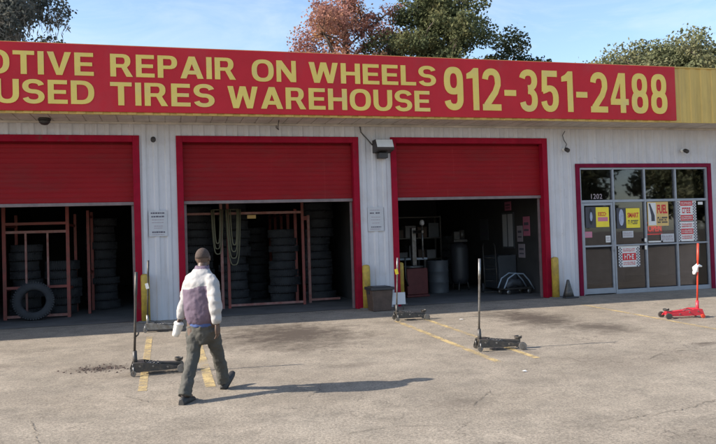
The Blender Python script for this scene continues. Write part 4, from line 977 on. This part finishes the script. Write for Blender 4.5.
# hands
def hand(wr, el, inward, curl):
    d = (wr-el).normalized(); side = Vector((inward, 0, 0)); fw = Vector((0, 1, 0)); fw = (fw-d*fw.dot(d)).normalized(); side = d.cross(fw)*(1 if d.cross(fw).x*inward > 0 else -1)
    pc = wr+d*.05
    for k in range(5): body.tube([wr+d*.0+fw*(.010*(k-2)), wr+d*.045+fw*(.016*(k-2)), wr+d*.09+fw*(.018*(k-2))], [.017, .018, .014], 8)
    for k, ln in enumerate((.062, .074, .078, .068)):
        b_ = wr+d*.088+fw*(.0225*(k-1.5)*-1); c1 = d*math.cos(curl*.5)+side*math.sin(curl*.5); c2 = d*math.cos(curl*1.3)+side*math.sin(curl*1.3); c3 = d*math.cos(curl*2.0)+side*math.sin(curl*2.0)
        p1 = b_+c1*ln*.45; p2 = p1+c2*ln*.32; p3 = p2+c3*ln*.25
        body.tube([b_-d*.02, b_, p1, p2, p3], [.0095, .0098, .009, .008, .006], 8)
    b_ = wr+d*.03+fw*.03; p1 = b_+(d*.7+fw*.5+side*.35).normalized()*.04; p2 = p1+(d*.9+side*.4).normalized()*.03
    body.tube([wr+d*.015+fw*.01, b_, p1, p2], [.014, .014, .011, .008], 8)
    return wr+d*.10+side*.035
gripL = hand(wrL, elL, 1, 0.75); hand(wrR, elR, -1, 0.45)
blob(body, .005, 'body', [M['skin']], man, 1)
# hair: a close cropped cap
hr = MB()
rs = []
for j in range(9):
    a = -.15+(PI/2+.15)*j/8; rr = max(math.cos(a), .03)
    rs.append([(HC.x+.0795*rr*math.cos(2*PI*k/20), HC.y-.004+.0965*rr*math.sin(2*PI*k/20)*(1 if math.sin(2*PI*k/20) < 0 else .90), HC.z+.006+.0985*math.sin(a)+(.025 if math.sin(2*PI*k/20) > 0 and j == 0 else 0)) for k in range(20)])
hr.rings(rs); hr.build('hair', M['hair'], man)
def quilt(m, period, strength):
    n = m.node_tree.nodes; l = m.node_tree.links; b = n['Principled BSDF']; tc = n.new('ShaderNodeTexCoord')
    w_ = n.new('ShaderNodeTexWave'); w_.wave_type = 'BANDS'; w_.bands_direction = 'Z'; w_.inputs['Scale'].default_value = 1/period*.314; w_.inputs['Distortion'].default_value = 2.5; w_.inputs['Detail'].default_value = 3; w_.inputs['Detail Scale'].default_value = 1.2
    l.new(tc.outputs['Object'], w_.inputs['Vector']); bp = n.new('ShaderNodeBump'); bp.inputs['Strength'].default_value = strength; bp.inputs['Distance'].default_value = .03
    l.new(w_.outputs['Fac'], bp.inputs['Height']); old = b.inputs['Normal'].links[0].from_node; l.new(old.outputs[0], bp.inputs['Normal']); l.new(bp.outputs[0], b.inputs['Normal'])
quilt(M['jacket_white'], .10, .16); quilt(M['jacket_purple'], .16, .12)
# jacket
jk = MB()
eloft(jk, [(0,.0,.80,.152,.128), (0,.0,.84,.175,.148), (0,-.01,.93,.190,.162), (0,-.012,1.06,.194,.165), (0,-.02,1.18,.196,.163), (0,-.02,1.26,.192,.148), (0,-.01,1.32,.160,.122), (0,.015,1.365,.108,.098), (0,.035,1.40,.082,.082), (0,.048,1.43,.076,.078)], 24)
for a, k, f_ in ((shL, elL, wrL), (shR, elR, wrR)):
    pts = [Vector((a.x*.45, a.y*.5, a.z+.015)), Vector((a.x*.85, a.y*.9, a.z+.008)), a.lerp(k, .14), a.lerp(k, .32), a.lerp(k, .55), a.lerp(k, .75), k, k.lerp(f_, .25), k.lerp(f_, .5), k.lerp(f_, .75), k.lerp(f_, .95)]
    jk.tube(pts, [.07, .078, .080, .078, .074, .074, .068, .069, .062, .060, .044], 14)
def arm_dist(c):
    best = 9
    for a, k, f_ in ((shL, elL, wrL), (shR, elR, wrR)):
        for p, q_ in ((a, k), (k, f_)):
            d = q_-p; tt = max(0, min(1, (c-p).dot(d)/d.length_squared)); best = min(best, (c-p-tt*d).length)
    return best
def jcol(c):
    if c.z > 1.395: return 1
    if c.z > 1.20+.02*math.sin(c.x*14): return 0
    torso = ((c.x)/.190)**2+((c.y+.01)/.162)**2
    ad = arm_dist(Vector(c))
    return 0 if ad < .084 and abs(c.x) > .140 and torso > .80 else 1
blob(jk, .011, 'jacket', [M['jacket_white'], M['jacket_purple']], man, 4, .024, .085, jcol)
sh = MB(); eloft(sh, [(0,0,.765,.140,.118), (0,0,.80,.146,.125), (0,0,.84,.146,.125)], 24); blob(sh, .012, 'shirt', [M['shirt_blue']], man, 1, .012, .05)
# trousers
tr = MB()
eloft(tr, [(0,0,.57,.06,.08), (0,0,.67,.135,.112), (0,0,.80,.135,.115), (0,0,.86,.13,.11)], 22)
for a, k, f_ in ((hipL, kneeL, ankL), (hipR, kneeR, ankR)):
    a2 = a+Vector((0,0,-.08)); tr.tube([a2, a2.lerp(k, .35), a2.lerp(k, .7), k, k.lerp(f_, .35), k.lerp(f_, .7), f_+Vector((0, -.01, -.03))], [.094, .089, .079, .071, .069, .068, .073], 16)
blob(tr, .011, 'trousers', [M['trouser']], man, 3, .034, .065)
# shoes
for f_, pit in ((ankL, 0), (ankR, 1)):
    s = MB(); fw = Vector((0, 1, 0)) if pit == 0 else Vector((.1, .80, .60)); fw.normalize(); up = Vector((0, -fw.z, fw.y)); b0_ = f_-up*(.055)-fw*.06
    rs = []
    for u, wd, ht in ((-.03, .03, .055), (0, .045, .075), (.06, .046, .085), (.13, .050, .06), (.20, .050, .042), (.25, .036, .030), (.265, .015, .018)):
        c = b0_+fw*u; rs.append([c+Vector((1,0,0))*wd*math.cos(2*PI*k/14)+up*(ht*max(math.sin(2*PI*k/14), -.001)-.045+(.0 if math.sin(2*PI*k/14) >= 0 else .008*math.sin(2*PI*k/14))) for k in range(14)])
    s.rings(rs); s.build('shoe', M['shoe'], man)
cp = thing('paper_cup', 'white cup held in the left hand of the walking man', 'cup', (0,0,0))
mw_ = Matrix.Translation(Vector((0.10, -6.95, gz(-6.95)))) @ Matrix.Rotation(R(-28), 4, 'Z')
cp.location = mw_ @ (gripL+Vector((-.045, -.02, -.075))); cp.rotation_euler = (R(14), R(16), 0); cp.scale = (1.2, 1.2, 1.15)
q = MB(); q.lathe([(.032, 0), (.036, .04), (.042, .12), (.044, .124), (.041, .124), (.034, .03), (.005, .006)], 20); q.build('cup', M['white'], cp)
q = MB(); q.lathe([(.046, .122), (.046, .132), (.041, .140), (.004, .141)], 20); q.build('lid', M['white'], cp)

# ------------------------------------------------------------------ trees behind the shop
def pixel_dir(px, py):
    d = cr*((px-358)/715.0) - cu*((py-222)/715.0) + cf
    return d
def at(px, dist):
    d = pixel_dir(px, 240); d.z = 0; d.normalize(); p = Vector((-0.28, -14.99, 0))+d*dist
    return Vector((p.x, p.y, -0.012))
def leaves(cl, n, size, seed, droop=0.0, hollow=0.55):
    """leaf quads spread through clumps; cl: rows of (x,y,z,rx,ry,rz)"""
    g_ = np.random.default_rng(seed); cl = np.array(cl); wts = (cl[:,3]*cl[:,4]*cl[:,5])**.75; idx = g_.choice(len(cl), n, p=wts/wts.sum())
    d = g_.normal(size=(n,3)); d /= np.linalg.norm(d, axis=1)[:,None]; rad = hollow+(1.04-hollow)*g_.random(n)**.6
    rad *= 1+.18*g_.normal(size=n)*(g_.random(n) < .35)
    c = cl[idx,:3]+d*rad[:,None]*cl[idx,3:]
    a = g_.normal(size=(n,3)); a[:,2] -= droop; a /= np.linalg.norm(a, axis=1)[:,None]; b = np.cross(a, g_.normal(size=(n,3))); b /= np.linalg.norm(b, axis=1)[:,None]
    s = size*(.6+.8*g_.random(n))[:,None]; ln = 1+1.6*droop
    v = np.stack([c-a*s*ln*.6, c+b*s*.38, c+a*s*ln*.6, c-b*s*.38], 1)
    return v.reshape(-1,3)
def leaf_obj(name, chunks, parent):
    v = np.concatenate([c for c, _ in chunks]); nq = len(v)//4
    me = bpy.data.meshes.new(name); me.vertices.add(len(v)); me.vertices.foreach_set('co', v.ravel()); me.loops.add(nq*4); me.loops.foreach_set('vertex_index', np.arange(nq*4))
    me.polygons.add(nq); me.polygons.foreach_set('loop_start', np.arange(0, nq*4, 4)); me.polygons.foreach_set('loop_total', np.full(nq, 4))
    mi = []
    for k, (c, m_) in enumerate(chunks): me.materials.append(m_); mi += [k]*(len(c)//4)
    me.polygons.foreach_set('material_index', mi); me.update(calc_edges=True)
    o = bpy.data.objects.new(name, me); COL.objects.link(o); o.parent = parent; return o
def tree(name, label, loc, h, crad, cbase, leafm, barkm, n, size, seed, nl=13, clump=(1.0, 1.9), group='trees behind the shop', moss=None, peak=1.0, spread=1.0, hollow=.5, full=0.0):
    rr = random.Random(seed); t = thing(name, label, 'tree', loc, 0, group)
    tk = MB(); lean = Vector((rr.uniform(-.4, .4), rr.uniform(-.3, .3), 0))
    top = Vector((0,0,h*.86))+lean
    sp = [Vector((0,0,0)).lerp(top, u)+Vector((rr.uniform(-.15, .15), rr.uniform(-.15, .15), 0))*(u > 0) for u in (0, .15, .35, .55, .75, 1)]
    br = h*.022+.08; tk.tube(sp, [br*1.35, br, br*.8, br*.6, br*.4, br*.12], 12)
    cl = []; lb = MB()
    for k in range(nl):
        u = (k+.5)/nl; z0 = cbase*.85+(h*.82-cbase*.85)*u*.9; p0 = Vector((0,0,0)).lerp(top, min(z0/(h*.86), 1))
        ang = k*2.4+rr.uniform(-.4, .4); prof = max(full, math.sin(PI*min(.98, (.28+.66*u)**peak)))
        ln = crad*(.55+.45*rr.random())*prof*spread; dr = Vector((math.cos(ang), math.sin(ang), .35+.35*rr.random())); dr.normalize()
        p1 = p0+dr*ln*.5+Vector((0,0,.05*ln)); p2 = p0+dr*ln+Vector((0,0,rr.uniform(.0, .2)*ln))
        lb.tube([p0, p1, p2], [br*.38*(1.15-u), br*.25*(1.15-u), .02], 7)
        for (cp_, f_) in ((p2, 1), (p1, .8)):
            r_ = rr.uniform(*clump)*f_; cl.append((*cp_, r_, r_, r_*rr.uniform(.6, .8)))
            for j in range(2):
                o_ = Vector((rr.gauss(0,1), rr.gauss(0,1), rr.gauss(0,.6)))*r_*.75; q_ = cp_+o_; r2 = r_*rr.uniform(.4, .7); cl.append((*q_, r2, r2, r2*.75)); lb.tube([p1.lerp(p2, .6), p1.lerp(p2, .8).lerp(q_, .5)+Vector((0,0,.1)), q_], [br*.12, br*.08, .012], 5)
    cl.append((*(top+Vector((0,0,.3))), 1.1, 1.1, 1.0))
    tk_o = tk.build('trunk', barkm, t); lb.build('limbs', barkm, t)
    ch = [(leaves(cl, n, size, seed, 0.0, hollow), leafm)]
    if moss: ch.append((leaves([(a, b, c-.5, d*.9, e*.9, f_*1.0) for a, b, c, d, e, f_ in cl], int(n*.22), size*.55, seed+5, 2.0, .3), moss))
    leaf_obj('crown', ch, t)
    return t
tree('oak_tree', 'tall grey green tree with pale hanging moss above the left end of the sign', at(-8, 36), 17.0, 4.0, 6.0, M['leaf_moss'], M['moss_bark'], 52000, .13, 3, 19, (.9, 1.5), moss=M['moss'])
tree('autumn_tree', 'tall autumn tree with thin pinkish red leaves behind the sign', at(354, 40), 18.6, 4.7, 6.5, M['leaf_red'], M['bark'], 27000, .125, 11, 24, (.7, 1.25), hollow=.1)
tree('autumn_tree', 'lower reddish tree at the left edge of the autumn trees', at(304, 41), 14.6, 2.2, 6.5, M['leaf_red'], M['bark'], 10000, .125, 15, 14, (.6, .95), hollow=.1)
tree('broad_tree', 'tall dense green tree beside the pinkish autumn tree', at(447, 40), 18.8, 4.0, 6.5, M['leaf_green'], M['bark'], 52000, .14, 21, 20, (.9, 1.45), hollow=.3)
tree('broad_tree', 'low green tree between the pinkish autumn tree and the tall green tree', at(402, 42), 13.8, 2.3, 6.0, M['leaf_green'], M['bark'], 17000, .14, 23, 11, (.8, 1.2), hollow=.3)
tree('broad_tree', 'dark lower tree at the right side of the tall green tree', at(517, 43), 14.3, 3.3, 6.5, M['leaf_dark'], M['bark'], 25000, .15, 29, 14, (.8, 1.2), hollow=.3)
for i, (px, ds, h, cr_, sd, lab) in enumerate(((596, 62, 16.8, 3.6, 41, 'pale olive tree at the left end of the row above the phone number'), (624, 64, 17.9, 4.2, 43, 'pale olive tree second from left in the row at upper right'), (652, 61, 17.6, 4.4, 47, 'pale olive tree in the middle of the row at upper right'), (680, 63, 18.3, 4.5, 53, 'pale olive tree above the yellow end of the fascia'), (712, 60, 18.0, 4.6, 59, 'pale olive tree at the right edge of the picture'))):
    tree('broad_tree', lab, at(px, ds), h, cr_, 6.0, M['leaf_pale'], M['bark'], 34000, .20, sd, 26, (1.4, 2.0), 'pale trees in a row at the right', hollow=.2, full=.72)
# trees across the road behind the viewer: the storefront glass mirrors them
for i, (x, y, h, cr_, sd) in enumerate(((36, -52, 13.0, 5.0, 71), (46, -58, 15.5, 5.5, 73), (57, -54, 12.0, 5.0, 79), (68, -60, 16.0, 6.0, 83), (81, -57, 14.0, 5.5, 89))):
    tree('broad_tree', 'broad green tree across the road, mirrored dimly in the storefront glass', Vector((x, y, -.4)), h, cr_, 2.5, M['leaf_pale'], M['bark'], 9000, .42, sd, 16, (1.6, 2.4), 'trees across the road', hollow=.2, full=.5)
